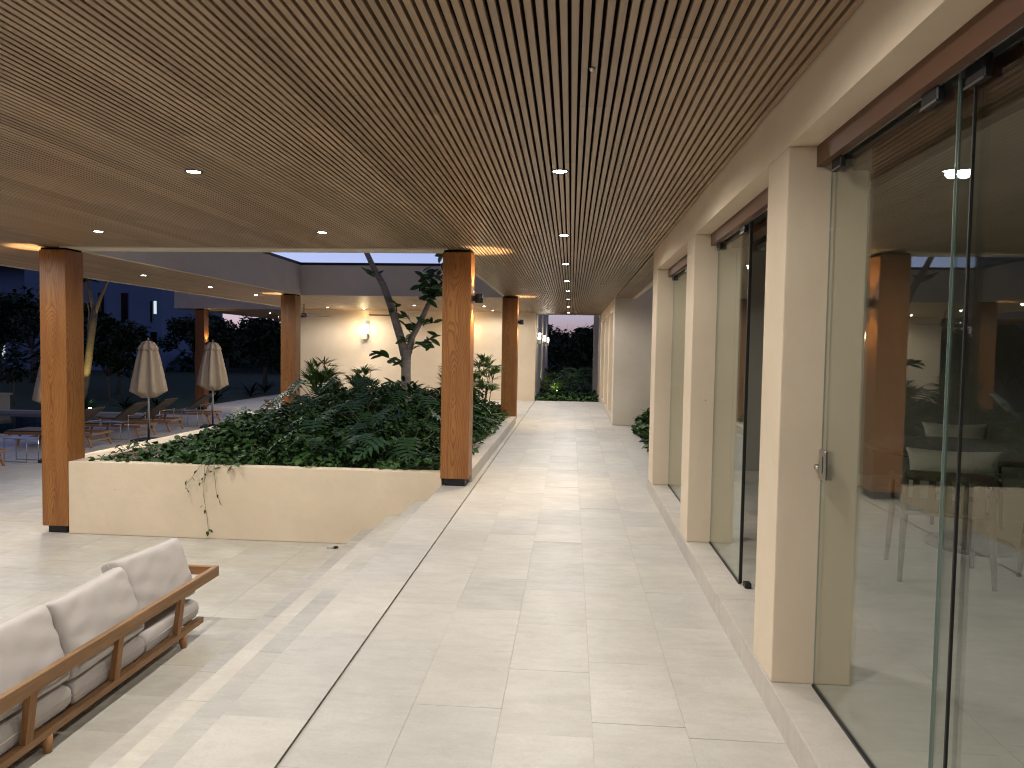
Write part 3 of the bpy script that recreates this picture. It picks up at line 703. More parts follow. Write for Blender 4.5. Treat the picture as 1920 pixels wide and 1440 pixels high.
def scatter(name, LV, LF, mats):
    """many copies of one leaf in one mesh"""
    mats = np.asarray(mats, float); n = len(mats); k = len(LV)
    P4 = np.concatenate([LV, np.ones((k, 1))], 1)
    V = np.einsum('nij,kj->nki', mats, P4)[:, :, :3].reshape(-1, 3)
    loops = np.concatenate([np.array(f) for f in LF]); tot = np.array([len(f) for f in LF]); st = np.concatenate([[0], np.cumsum(tot)[:-1]])
    me = bpy.data.meshes.new(name); me.vertices.add(n * k); me.vertices.foreach_set("co", V.ravel())
    al = (loops[None, :] + (np.arange(n) * k)[:, None]).ravel(); nl = len(loops)
    me.loops.add(len(al)); me.loops.foreach_set("vertex_index", al)
    me.polygons.add(n * len(LF)); me.polygons.foreach_set("loop_start", (st[None, :] + (np.arange(n) * nl)[:, None]).ravel())
    me.polygons.foreach_set("loop_total", np.tile(tot, n)); me.update(calc_edges=True); me.validate(); return me
def TRS(loc, yaw, pitch, roll, s):
    cy, sy, cp, sp, cr, sr = math.cos(yaw), math.sin(yaw), math.cos(pitch), math.sin(pitch), math.cos(roll), math.sin(roll)
    Rz = np.array([[cy, -sy, 0], [sy, cy, 0], [0, 0, 1]]); Ry = np.array([[cp, 0, -sp], [0, 1, 0], [sp, 0, cp]]); Rx = np.array([[1, 0, 0], [0, cr, -sr], [0, sr, cr]])
    T = np.eye(4); T[:3, :3] = (Rz @ Ry @ Rx) * s; T[:3, 3] = loc; return T
U = rnd.uniform
SMALL = leaf_shape(0.075, 0.05, 0.2, 0.25, 3, 0.5)

# ground cover inside the planter
def canopy(x, y):
    tx = (x + 5.7) / 4.2; ty = (y - 8.3) / 7.3
    ed = min(1.0, (x + 5.70) / 1.6, (-1.45 - x) / 0.55 + 0.15, (y - 8.25) / 1.3)
    h = 0.14 + 0.56 * max(0.0, ed) * (0.45 + 0.55 * min(1, ty * 1.7))
    return h + 0.07 * math.sin(x * 5.1 + y * 1.3) + 0.06 * math.sin(y * 4.3 - x * 2.2)
ms = []
while len(ms) < 24000:
    x, y = U(-5.72, -1.22), U(8.27, 15.62)
    if x < -5.25 and y < 10.0 and U(0, 1) < 0.85 - (x + 5.72): continue
    if x > -1.5 and (y < 9.2 or U(0, 1) < (x + 1.5) / 0.3 + 0.12 * math.sin(y * 3)): continue
    if x > -4.3 and y < 11.5 and U(0, 1) < 0.35: continue
    z = canopy(min(x, -1.6), y) * (1 - 0.75 * U(0, 1) ** 2.2)
    if x > -1.5: z = 0.16 + 0.10 * U(0, 1)
    ms.append(TRS((x, y, max(z, 0.02)), U(0, 6.283), U(-0.7, 0.9), U(-0.6, 0.6), U(0.7, 1.5)))
gc = link("ground_cover", scatter("ground_cover", *SMALL, ms), M['cover']); tag(gc, "dense low ground cover of small green leaves filling the planter", "ground cover", kind="stuff")

# trailing vine over the planter's front rim
vine = empty("trailing_vine", (-4.2, YP, 0.16)); tag(vine, "thin green vine trailing down the planter's tan front wall", "vine")
runs = [[(-4.16, 8.20, .19), (-4.22, 8.165, .14), (-4.30, 8.155, .02), (-4.37, 8.155, -.06), (-4.38, 8.15, -.12)], [(-4.10, 8.21, .20), (-4.13, 8.165, .13), (-4.15, 8.155, .0), (-4.19, 8.155, -.05)],
        [(-4.15, 8.21, .19), (-4.16, 8.165, .13), (-4.17, 8.16, -.2), (-4.13, 8.165, -.45), (-4.115, 8.165, -.62)], [(-4.06, 8.21, .2), (-4.05, 8.165, .13), (-4.02, 8.16, -.15), (-3.96, 8.16, -.3)]]
lm = []
for r in runs: tube("stem", M['stem'], [Vector(q) - vine.location for q in r], 0.0025, vine, 5)
for q in ((-4.30, .02), (-4.36, -.02), (-4.38, -.11), (-4.36, -.13), (-4.17, .02), (-4.20, -.04), (-4.15, .07), (-4.15, -.35), (-4.12, -.6), (-4.10, -.58), (-3.98, -.24), (-4.0, -.17), (-4.24, .1), (-4.1, .12), (-4.06, .1), (-4.17, -.3)):
    lm.append(TRS((q[0], 8.14, q[1]), U(0, 6.28), U(-1.3, -0.3), U(-.4, .4), U(0.5, 0.8)))
for i in range(46): lm.append(TRS((U(-4.45, -3.75), U(8.13, 8.36), U(.13, .26)), U(0, 6.28), U(-.9, .5), U(-.5, .5), U(.8, 1.4)))
lo = scatter("vine_leaves", *SMALL, lm); link("foliage", lo, M['cover'], vine, -vine.location)

# large cut-leaf plants
CUT = cut_leaf(); cut_me = quad_me("leaf", CUT[0], CUT[1]); cut_me.materials.append(M['philo'])
def cut_plant(x, y, n, hgt, label, s=1.0):
    n += 3
    t = empty("cut_leaf_plant", (x, y, 0.0)); tag(t, label, "plant", "cut leaf plants in the planter"); bm = bmesh.new()
    for i in range(n):
        a = 6.283 * i / n + U(-.4, .4); h = hgt * U(.55, 1.1); rr = U(.18, .5) * s
        tip = Vector((rr * math.cos(a), rr * math.sin(a), h)); mid = Vector((rr * .35 * math.cos(a), rr * .35 * math.sin(a), h * .7))
        tube_bm(bm, [(0, 0, -0.05), mid, tip], [0.008, 0.006, 0.004], 5)
        o = link("leaf", cut_me, None, t, tip); o.rotation_euler = (U(-.25, .25), U(0.05, 0.65), a + U(-.5, .5)); q = s * U(.5, .9); o.scale = (q, q, q)
    link("stems", bmesh_to(bm, "stems", True), M['stem'], t); return t
spots_ = [(-1.95, 9.0, 8, .50), (-2.55, 9.2, 8, .5), (-3.15, 9.05, 7, .45), (-2.1, 9.9, 9, .7), (-2.8, 10.1, 9, .75), (-3.5, 9.9, 8, .62), (-3.9, 10.7, 8, .75), (-2.4, 10.9, 9, .85), (-3.2, 11.2, 8, .9), (-4.2, 11.8, 8, .85), (-1.9, 11.3, 8, .7), (-3.7, 12.6, 8, .95), (-4.6, 13.2, 8, .9), (-1.9, 12.8, 8, .7), (-5.0, 12.2, 7, .6), (-3.0, 13.6, 8, .85)]
where = ["by the column at the steps", "at the rim beside the column plant", "at the middle of the front rim", "in the second row behind the column", "in the second row middle", "in the second row toward the vine", "inward of the vine",
         "in front of the tree trunk", "before the tree, inward side", "in the middle of the bed", "on the walkway side before the tree", "behind the middle of the bed", "below the left fan palm", "behind the tree on the walkway side", "on the outer side of the bed", "behind the tree trunk"]
for (a, b, n, h), wv in zip(spots_, where): cut_plant(a, b, n, h, "dark green plant with deeply cut leaves, " + wv)

# fan palms (thin canes with spiky fans)
BL = leaf_shape(0.32, 0.036, 0.3, 0.16, 3)
def fan_palm(x, y, z, canes, hgt, label, s=1.0, group="fan palms in the planter"):
    t = empty("fan_palm", (x, y, z)); tag(t, label, "palm", group); bm = bmesh.new(); ms = []
    for i in range(canes):
        a = U(0, 6.28); h = hgt * U(.55, 1.0); bx, by = U(-.08, .08), U(-.08, .08); tx, ty = bx + .16 * math.cos(a) * h, by + .16 * math.sin(a) * h
        tube_bm(bm, [(bx, by, -.1), ((bx + tx) / 2, (by + ty) / 2, h * .5), (tx, ty, h)], [.009, .008, .006], 6)
        for k in range(rnd.randint(4, 6)):
            b = U(0, 6.28); hh = h * U(.62, 1.0); st = U(.10, .2) * s; f = hh / h
            p0 = Vector((bx + (tx - bx) * f, by + (ty - by) * f, hh)); p1 = p0 + Vector((math.cos(b) * st, math.sin(b) * st, st * U(.4, 1.1)))
            tube_bm(bm, [p0, p1], .003, 4); nb = rnd.randint(9, 13); tl = U(.1, 1.0)
            for q in range(nb):
                ms.append(TRS(tuple(p1), b + (q / (nb - 1) - .5) * 3.4, tl + U(-.2, .2), U(-.3, .3), s * U(.75, 1.1)))
    link("canes", bmesh_to(bm, "canes", True), M['cane'], t); link("foliage", scatter("foliage", *BL, ms), M['palm'], t); return t
fan_palm(-4.70, 13.9, .1, 9, 1.05, "bright fan palm beside the foliage in front of the left column", .9)
fan_palm(-4.15, 14.7, .1, 9, .98, "fan palm under the glowing wall lantern", .85)
fan_palm(-2.05, 13.6, .1, 10, 1.12, "bushy fan palm between the tree trunk and the column at the steps", .8)
fan_palm(-1.72, 14.6, .2, 7, 1.12, "slender fan palm standing between the two walkway columns", .8)

# the courtyard tree
TX, TY = -2.64, 11.8
tree = empty("courtyard_tree", (TX, TY, 0.0)); tag(tree, "forked rubber tree growing out of the planter through the roof opening", "tree")
trunk_pts = [(0, 0, -.1), (0.01, 0, .6), (-.005, 0, 1.2), (0.0, 0, 1.52)]
bm = bmesh.new(); tube_bm(bm, trunk_pts, [.105, .088, .078, .085], 14); tube_bm(bm, [(-.02, 0, 1.42), (-.09, 0, 1.68), (-.17, 0, 1.93), (-.26, .02, 2.2), (-.40, .03, 2.55), (-.56, .04, 2.82), (-.70, .06, 3.1), (-.82, .1, 3.7), (-1.0, .1, 4.4)], [.078, .068, .066, .062, .052, .046, .042, .034, .02], 12)
tube_bm(bm, [(.03, 0, 1.45), (.09, .02, 1.72), (.22, .04, 1.97), (.33, .05, 2.22), (.45, .06, 2.46), (.58, .08, 2.62), (.72, .1, 3.0), (.8, .1, 3.6)], [.062, .052, .046, .042, .038, .034, .028, .018], 12)
link("trunk", bmesh_to(bm, "trunk", True), M['bark'], tree)
FL = leaf_shape(0.17, 0.075, 0.22, 0.12, 5); fl_me = quad_me("leaf", FL[0], FL[1]); fl_me.materials.append(M['ficus'])
def sprig(p, d, ln, n, s=1.0):
    p = Vector(p); d = Vector(d).normalized(); e = p + d * ln
    tube("twig", M['bark'], [p, (p + e) / 2 + Vector((0, 0, -.01)), e], [.008, .006, .004], tree, 5)
    for i in range(n):
        f = 0.35 + 0.65 * i / max(1, n - 1); q = p + (e - p) * f
        a = U(0, 6.28); o = link("leaf", fl_me, None, tree, q); o.rotation_euler = (U(-1.3, 1.3), U(-.8, .7), a); k = s * U(.9, 1.35); o.scale = (k, k, k)
sprig((-.47, .03, 2.66), (-1, -.2, .25), .14, 5); sprig((-.24, 0, 2.12), (.7, -.3, .9), .14, 3); sprig((.05, 0, 1.30), (-1, -.2, .05), .32, 7, .95); sprig((-.10, 0, 1.32), (-1, .1, .30), .42, 6, 1.1)
sprig((.08, 0, 1.55), (1, -.2, .2), .40, 8); sprig((.12, 0, 1.6), (1, .1, .35), .5, 7); sprig((.2, .03, 1.92), (1, -.3, .1), .25, 9, .9); sprig((.10, .0, 1.75), (-.6, -.4, .8), .22, 7, .85)
sprig((.05, .0, 1.62), (-.3, -.9, .3), .16, 6, .8); sprig((.16, .0, 1.85), (-.7, -.2, .9), .26, 6, .8); sprig((.38, .05, 2.3), (-1, -.2, .1), .18, 5, .7)
for i in range(15): sprig((.44 + U(-.05, .12), .06, 2.45 + U(-.12, .25)), (U(-1, .9), U(-1, .6), U(-.3, 1)), U(.18, .34), 6, 1.0)
for i in range(14): sprig((.68 + U(-.05, .1), .1, 2.9 + .5 * U(0, 1)), (U(-1, 1), U(-1, 1), U(-.2, 1)), U(.2, .4), 5, 1.1)
for i in range(6): sprig((-.72 - .12 * i / 6, .08, 3.15 + .22 * i), (U(-1, 1), U(-1, 1), U(-.1, 1)), U(.2, .4), 5, 1.1)
# dark shrub round its foot
sh = empty("dark_shrub", (TX, TY - .1, .1)); tag(sh, "dark glossy shrub wrapped round the foot of the tree", "shrub"); ms = []
for i in range(230):
    a = U(0, 6.28); rr = .42 * U(.15, 1) ** .6; h = U(.35, 1.02) * (1 - .5 * (rr / .42) ** 2)
    ms.append(TRS((rr * math.cos(a), rr * math.sin(a), h), a + U(-.6, .6), U(-.1, 1.1), U(-.5, .5), U(.7, 1.15)))
link("foliage", scatter("foliage", *leaf_shape(0.2, 0.07, .25, .2, 4), ms), M['ficus'], sh); tube("stem", M['bark'], [(0.1, 0, -.1), (.12, -.05, .4), (.05, -.1, .7)], [.02, .015, .01], sh)
# small shrub in the garden gap
def bush(x, y, z, r, h, n, label, m='cover', name="low_shrub", leaf=SMALL, group=None, cat="shrub", sc=1.6):
    t = empty(name, (x, y, z)); tag(t, label, cat, group); ms = []; bm = bmesh.new()
    for i in range(7):
        a = U(0, 6.28); tube_bm(bm, [(0, 0, -.05), (r * .3 * math.cos(a), r * .3 * math.sin(a), h * .5), (r * .7 * math.cos(a), r * .7 * math.sin(a), h * U(.6, .9))], [.012, .008, .004], 5)
    for i in range(n):
        a = U(0, 6.28); f = U(0, 1) ** .5; ph = U(0, 1.5); rr = r * f * math.cos(ph) * (1 + .2 * math.sin(3 * a + x)); hh = h * (.12 + .88 * f * math.sin(ph) * (1 + .15 * math.sin(5 * a)))
        ms.append(TRS((rr * math.cos(a), rr * math.sin(a), hh), U(0, 6.28), U(-.6, .9), U(-.6, .6), sc * U(.7, 1.2)))
    link("stems", bmesh_to(bm, "stems", True), M['bark'], t); link("foliage", scatter("foliage", *leaf, ms), M[m], t); return t
for i, (a, b) in enumerate(((1.55, 11.6), (1.6, 12.7), (1.55, 13.8), (1.65, 14.8), (1.6, 10.4))):
    bush(a, b, -.05, .42, .45, 420, "low leafy shrub in the garden gap beside the walkway", group="shrubs in the garden gap")

# ================================================================== SOFA
sofa = empty("outdoor_sofa", (-3.2, 4.1, ZF)); tag(sofa, "low teak outdoor sofa with open back frame seen from behind", "sofa")
SX = -2.79; Y0, Y1 = 2.55, 5.64
def sp(n, m, *a, **k): return box(n, M[m], *a, parent=sofa, bev=k.get('bev', .004), seg=2)
sp("back_rail", 'sofa_y', SX - .006, SX + .034, Y0, Y1, ZF + .408, ZF + .488); sp("lower_rail", 'sofa_y', SX - .05, SX - .002, Y0 + .12, Y1 - .18, ZF + .095, ZF + .138)
post_me = quad_me("back_post", [(x0 + dx, yy, z) for z, dx in ((0.0, 0.0), (0.275, 0.034)) for (x0, yy) in ((-.018, -.028), (.018, -.028), (.018, .028), (-.018, .028))], [(0, 3, 2, 1), (4, 5, 6, 7), (0, 1, 5, 4), (1, 2, 6, 5), (2, 3, 7, 6), (3, 0, 4, 7)])
post_me.materials.append(M['sofa_z'])
for y in (5.10, 4.36, 3.60, 2.86): link("back_post", post_me, None, sofa, Vector((SX - .022, y, ZF + .136)) - sofa.location)
sp("front_rail", 'sofa_y', SX - .86, SX - .80, Y0 + .12, Y1 - .18, ZF + .095, ZF + .16)
for (a, b) in ((Y1 - .045, Y1 - .001), (Y0 + .001, Y0 + .045)): sp("arm_rail", 'sofa_x', SX - .86, SX - .007, a, b, ZF + .42, ZF + .487)
for y in (Y1 - .04, Y0 + .005): sp("arm_post", 'sofa_z', SX - .82, SX - .77, y, y + .035, ZF + .161, ZF + .4195)
for i in range(9): sp("seat_slat", 'sofa_x', SX - .799, SX - .051, Y0 + .18 + i * .325, Y0 + .26 + i * .325, ZF + .105, ZF + .128)
for y in (5.19, 3.76, 2.85):
    for xx in (SX - .03, SX - .80):
        bm = bmesh.new(); tube_bm(bm, [(0, 0, .0945), (0.012 if xx > SX - .1 else -.012, 0, 0)], [.034, .02], 14); link("leg", bmesh_to(bm, "leg", True), M['sofa_z'], sofa, Vector((xx, y, ZF)) - sofa.location)
def welt(parent, w, d, conc=.03, n=14):
    """the stitched welt that runs round a cushion's seam"""
    f = [-1 + 2 * i / n for i in range(n + 1)]; E_ = lambda u, v: (w / 2 * u * (1 - conc * (1 - v * v)), d / 2 * v * (1 - conc * (1 - u * u)), 0)
    pts = [E_(q, -1) for q in f] + [E_(1, q) for q in f[1:]] + [E_(-q, 1) for q in f[1:]] + [E_(-1, -q) for q in f[1:]]
    tube("welt", M['cushion'], pts, .0042, parent, 6)
def cushion_me(w, d, h, puff=.35, n=20, wr=.004, seed=0, ex=7, dm=.22, conc=.03):
    """soft box cushion, corners pointed, seam round the middle"""
    bm = bmesh.new(); r = random.Random(seed); ph = [r.uniform(0, 6) for _ in range(8)]; top = {}; bot = {}
    for i in range(n + 1):
        for j in range(n + 1):
            u = math.sin((i / n - .5) * math.pi) ; v = math.sin((j / n - .5) * math.pi)
            e = ((1 - abs(u) ** ex) * (1 - abs(v) ** ex)) ** puff
            dome = 1 - dm * (u * u + v * v) / 2
            sx_ = w / 2 * u * (1 - conc * (1 - v * v)) ; sy_ = d / 2 * v * (1 - conc * (1 - u * u))
            z = h / 2 * e * dome + wr * (math.sin(9 * u + ph[0] + 3 * v) * math.sin(7 * v + ph[1]) + .7 * math.sin(15 * u * v + ph[2])) * e
            z2 = -h / 2 * e * dome + wr * math.sin(8 * u + ph[3]) * e
            top[i, j] = bm.verts.new((sx_, sy_, z)); bot[i, j] = top[i, j] if (i in (0, n) or j in (0, n)) else bm.verts.new((sx_, sy_, z2))
    for i in range(n):
        for j in range(n):
            bm.faces.new((top[i, j], top[i + 1, j], top[i + 1, j + 1], top[i, j + 1]))
            f = (bot[i, j], bot[i, j + 1], bot[i + 1, j + 1], bot[i + 1, j])
            if len(set(f)) == 4 and not all(q in top.values() for q in f): bm.faces.new(f)
    # ragged rim faces left over at corners are closed by the seam
    bmesh.ops.recalc_face_normals(bm, faces=bm.faces)
    return bmesh_to(bm, "cushion", True)
ypos = [(5.46, 4.74), (4.73, 4.0), (3.99, 3.27), (3.26, 2.62)]
slab_l = ["at the sofa's arm nearest the planter", "second from the planter end of the sofa", "third from the planter end of the sofa", "at the sofa's end away from the planter"]
for i, (b, a) in enumerate(ypos):
    me = cushion_me(.80, b - a - .004, .17, .2, 26, .003, i, 16, .10); o = link("seat_cushion", me, M['cushion'], None, (SX - .44, (a + b) / 2, ZF + .128 + .078)); o.rotation_euler = (U(-.02, .02), .012, U(-.015, .015))
    welt(o, .80, b - a - .004); tag(o, "greige seat cushion " + slab_l[i], "cushion", "sofa seat cushions")
tilt = [(.05, -.06, R(-7)), (.0, 0.0, R(3)), (0.02, 0.01, R(-2)), (0, 0, R(2))]
for i, (b, a) in enumerate(ypos):
    dx, dz, ry = tilt[i]
    me = cushion_me(.46, b - a + .01, .23, .24, 26, .0045, 10 + i, 12, .16); o = link("back_cushion", me, M['cushion'], None, (SX - .165 - dx, (a + b) / 2, ZF + .505 + (.02 if i == 0 else .0)))
    o.rotation_euler = (R(-4) if i == 0 else U(-.04, .04), R(70), ry)
    welt(o, .46, b - a + .01); tag(o, "greige back cushion " + slab_l[i], "cushion", "sofa back cushions")

# ================================================================== LOUNGERS, PARASOLS, SIDE TABLES
def make_lounger():
    t = empty("sun_lounger", (0, 0, 0)); W_ = .36
    for s in (-1, 1): link("side_rail", box_me("side_rail", -1.95, .0, s * W_ - .02, s * W_ + .02, .25, .305, .004), M['sofa_x'], t)
    for xx in (-.06, -1.70):
        for s in (-1, 1):
            bm = bmesh.new(); d = .10 if xx > -1 else -.08; tube_bm(bm, [(xx - d, s * (W_ - .03), .29), (xx + .02, s * (W_ - .01), 0)], [.034, .024], 6); link("leg", bmesh_to(bm, "leg"), M['sofa_z'], t)
        link("stretcher", box_me("stretcher", xx - .05, xx - .01, -W_ + .02, W_ - .02, .12, .155), M['sofa_y'], t)
    link("cross_rail", box_me("cross_rail", -.07, -.005, -W_ + .021, W_ - .021, .255, .30, .004), M['sofa_y'], t)
    link("seat_sling", box_me("seat_sling", -1.93, -.78, -W_ + .02, W_ - .02, .3055, .335, .004), M['sling'], t)
    b = link("backrest", box_me("backrest", 0, .80, -W_ + .02, W_ - .02, -.012, .016, .004), M['sling'], t, (-.80, 0, .335)); b.rotation_euler = (0, R(-37), 0)
    st = empty("backrest_stay", (-.30, 0, .305)); st.parent = t
    for s in (-1, 1):
        link("post", None, None, None) if False else tube("post", M['steel'], [(0, s * (W_ + .0), 0.001), (0, s * W_, .20)], .008, st, 8)
        link("ball", lathe_me("ball", [(.001, -.022), (.014, -.016), (.022, 0), (.014, .016), (.001, .022)], 12), M['steel'], st, (0, s * W_, .222))
    tube("rod", M['steel'], [(0, -W_, .218), (0, W_, .218)], .006, st, 8)
    return t
lg = make_lounger()
lpos = [(-10.05, 12.15), (-10.05, 15.27), (-10.05, 17.02), (-10.05, 18.35), (-10.05, 20.43)]
ll = ["teak sun lounger with dark sling on the terrace just beyond the planter's corner column", "teak sun lounger beside the parasol nearer the planter's corner column", "teak sun lounger on the pool side of the nearer parasol, pair side", "teak sun lounger beside the chrome side table and farther parasol", "teak sun lounger standing under the far pavilion column"]
for i, (a, b) in enumerate(lpos):
    o = lg if i == 0 else copy_tree(lg)
    o.location = (a, b, ZF); o.rotation_euler = (0, 0, R(2 + U(-1.5, 1.5))); tag(o, ll[i], "sun lounger", "sun loungers facing the pool")
def make_table():
    t = empty("side_table", (0, 0, 0))
    link("top", box_me("top", -.24, .24, -.16, .16, .428, .44, .003), M['steel'], t)
    for s in (-1, 1):
        tube("frame_loop", M['steel'], [(-.22, s * .15, .42), (-.22, s * .15, .01), (.22, s * .15, .01), (.22, s * .15, .42)], .009, t, 8)
    return t
st0 = make_table()
for i, (a, b, l) in enumerate(((-10.2, 13.05, "chrome framed side table near the planter's corner column"), (-10.35, 16.15, "chrome framed side table beside the nearer parasol pole"), (-10.2, 19.35, "chrome framed side table beside the farther parasol pole"))):
    o = st0 if i == 0 else copy_tree(st0)
    o.location = (a, b, ZF); tag(o, l, "side table", "chrome side tables between the loungers")
def make_parasol():
    t = empty("closed_parasol", (0, 0, 0))
    link("pole", lathe_me("pole", [(.024, 0.05), (.024, 2.30)], 14), M['steel'], t)
    link("base", box_me("base", -.28, .28, -.28, .28, 0, .055, .01), M['steel_dark'], t)
    def fold(r, z, a):
        k = math.cos(8 * a); return r * (1 + .2 * k + .06 * math.cos(16 * a + 1) + .03 * math.sin(3 * a)), z + (.03 * k if z < 1.13 else 0)
    prof = [(.06, 1.02), (.20, 1.03), (.315, 1.11), (.335, 1.15), (.305, 1.35), (.26, 1.62), (.21, 1.9), (.165, 2.1), (.13, 2.2)]
    link("canopy", lathe_me("canopy", prof, 64, fold), M['canopy'], t)
    def fold2(r, z, a): k = math.cos(8 * a); return r * (1 + .13 * k), z + (.018 * k if z < 2.13 else 0)
    link("top_vent", lathe_me("top_vent", [(.17, 2.08), (.205, 2.09), (.175, 2.17), (.125, 2.25), (.07, 2.285), (.02, 2.292)], 64, fold2), M['canopy'], t)
    link("finial", lathe_me("finial", [(.012, 2.29), (.022, 2.31), (.022, 2.33), (.008, 2.365), (.002, 2.37)], 12), M['sofa_z'], t)
    return t
pr = make_parasol()
for i, (a, b, l) in enumerate(((-9.6, 16.24, "folded beige parasol standing nearer the planter's outer wall"), (-9.6, 19.3, "folded beige parasol standing before the far pavilion column"), (-9.62, 13.25, "folded beige parasol half hidden by the planter's corner column"))):
    o = pr if i == 0 else copy_tree(pr)
    o.location = (a, b, ZF); o.rotation_euler = (0, 0, U(0, 1)); tag(o, l, "parasol", "folded parasols by the pool")
stl = empty("wooden_stool", (-9.85, 23.7, ZF)); tag(stl, "small round wooden stool on the lit terrace behind the planter", "stool")
link("seat", lathe_me("seat", [(.17, .40), (.19, .41), (.19, .45), (.17, .46)], 24), M['canopy'], stl); link("drum", lathe_me("drum", [(.10, 0), (.10, .2), (.15, .3995)], 20), M['sofa_z'], stl)
# cable end lying by the bottom step
ce = empty("cable_end", (-2.58, 7.98, ZF)); tag(ce, "short white conduit end with black plug on the terrace by the bottom step", "conduit")
tube("sleeve", M['plinth'], [(-.08, 0, .012), (0, .0, .012)], .011, ce, 10); tube("plug", M['black'], [(.001, 0, .014), (.025, 0, .016), (.05, 0, .02)], [.014, .016, .006], ce, 10)

# ================================================================== CEILING FANS over the rear terrace
def fan(x, y, rot, label):
    t = empty("ceiling_fan", (x, y, ZC)); t.rotation_euler = (0, 0, rot); tag(t, label, "ceiling fan", "ceiling fans over the rear terrace")
    tube("rod", M['steel_dark'], [(0, 0, -.001), (0, 0, -.24)], .012, t, 10)
    link("motor", lathe_me("motor", [(.05, -.36), (.09, -.34), (.10, -.29), (.06, -.241)], 20), M['steel_dark'], t)
    for k in range(4):
        b = link("blade", box_me("blade", .08, .68, -.06, .06, -.006, .004, .002), M['sling'], t, (0, 0, -.305)); b.rotation_euler = (R(9), 0, k * math.pi / 2)
fan(-7.05, 19.2, .05, "dark ceiling fan near the left end of the tan back wall"); fan(-4.35, 18.3, .1, "dark ceiling fan behind the forked tree")

# ================================================================== DINING SET behind the glass
dt = empty("dining_table", (3.0, 5.75, ZP)); tag(dt, "round dark wooden dining table behind the glass", "table")
link("table_top", lathe_me("table_top", [(.70, .70), (.74, .715), (.74, .735), (.72, .742)], 48), M['sling'], dt); link("pedestal", lathe_me("pedestal", [(.30, 0), (.28, .04), (.10, .12), (.09, .55), (.2, .6995)], 24), M['sling'], dt)
def chair(x, y, rot, label, cush=True):
    t = empty("dining_chair", (x, y, ZP)); t.rotation_euler = (0, 0, rot); tag(t, label, "chair", "dark wooden dining chairs")
    link("seat", box_me("seat", -.25, .25, -.24, .24, .42, .45, .008), M['sling'], t)
    for sx_ in (-1, 1):
        tube("leg", M['sling'], [(sx_ * .24, .22, .419), (sx_ * .26, .25, 0)], [.02, .015], t, 8)
        tube("leg", M['sling'], [(sx_ * .24, -.22, .69), (sx_ * .24, -.22, .43), (sx_ * .26, -.27, 0)], [.018, .022, .015], t, 8)
        link("armrest", box_me("armrest", sx_ * .25 - .02, sx_ * .25 + .02, -.22, .20, .60, .625, .005), M['sling'], t)
        tube("arm_post", M['sling'], [(sx_ * .25, .18, .45), (sx_ * .25, .18, .5995)], .014, t, 8)
    link("top_rail", box_me("top_rail", -.24, .24, -.24, -.205, .64, .70, .006), M['sling'], t)
    for k in range(5): link("slat", box_me("slat", -.18 + k * .09 - .018, -.18 + k * .09 + .018, -.23, -.212, .4505, .6395), M['sling'], t)
    return t
ch = ["dark wooden chair backed toward the glass with a cream cushion", "dark slatted armchair at the near side of the dining table", "dark wooden chair on the far side of the dining table"]
chair(2.40, 4.98, R(-14), ch[0]); chair(3.25, 4.85, R(20), ch[1]); chair(3.35, 6.65, R(170), ch[2])
for i, (x, y, z, rz, l) in enumerate(((2.41, 4.87, .68, R(-14), "cream cushion lying over the chair back nearest the glass"), (3.37, 6.76, .68, R(172), "cream cushion on the chair beyond the dining table"))):
    o = link("chair_cushion", cushion_me(.32, .54, .16, .5, 16, .004, 40 + i, 3, .1, .13), M['cushion_in'], None, (x, y, ZP + z)); o.rotation_euler = (0, R(78), rz + R(90)); tag(o, l, "cushion", "cream cushions on the dining chairs")

# ================================================================== BACKGROUND: houses, trees, garden
def window(parent, x0, x1, y, z0, z1, lit=False):
    f = box("window", M['house'], x0 - .06, x1 + .06, y - .05, y - .001, z0 - .06, z1 + .06, parent)
    p = link("pane", box_me("pane", -(x1 - x0) / 2, (x1 - x0) / 2, -.03, -.0, .06, .06 + z1 - z0), M['winlit'] if lit else M['dark_glass'], f, (0, -.026, 0)); return f
hb = empty("villa_block", (-38, 60, -1.5)); tag(hb, "dusky blue villa block with narrow tall windows beyond the pool garden", "building")
box("wall", M['house'], -41.4, -36.6, 60.0, 70, -3, 11, hb); box("wall", M['house'], -36.599, -33.8, 59.2, 70, -3, 11, hb)
window(hb, -37.77, -37.2, 60.0, 3.4, 5.7); window(hb, -34.45, -34.22, 59.2, 3.95, 5.0, True); window(hb, -34.75, -34.6, 59.2, 3.3, 5.0); window(hb, -34.75, -34.22, 59.2, 1.2, 2.45); window(hb, -39.8, -39.3, 60.0, 3.4, 5.7)
hb2 = empty("villa_with_balcony", (-48, 60, -1.5)); tag(hb2, "dark blue villa with deep balcony recess and one lit window", "building")
box("wall", M['house'], -56, -46.4, 62.0, 72, -3, 12, hb2); box("wall", M['house'], -46.399, -44.6, 60.0, 72, -3, 12, hb2)
box("balcony_slab", M['house'], -56, -46.4, 60.0, 61.999, 2.6, 3.3, hb2); box("balcony_wall", M['house'], -56, -46.4, 60.2, 61.99, -3, 2.599, hb2); box("balcony_soffit", M['house'], -56, -46.4, 60.0, 61.999, 8.2, 9.0, hb2); box("railing", M['dark_glass'], -56, -46.41, 60.05, 60.1, 3.301, 4.3, hb2)
window(hb2, -48.6, -48.35, 60.2, .0, 1.1, True)

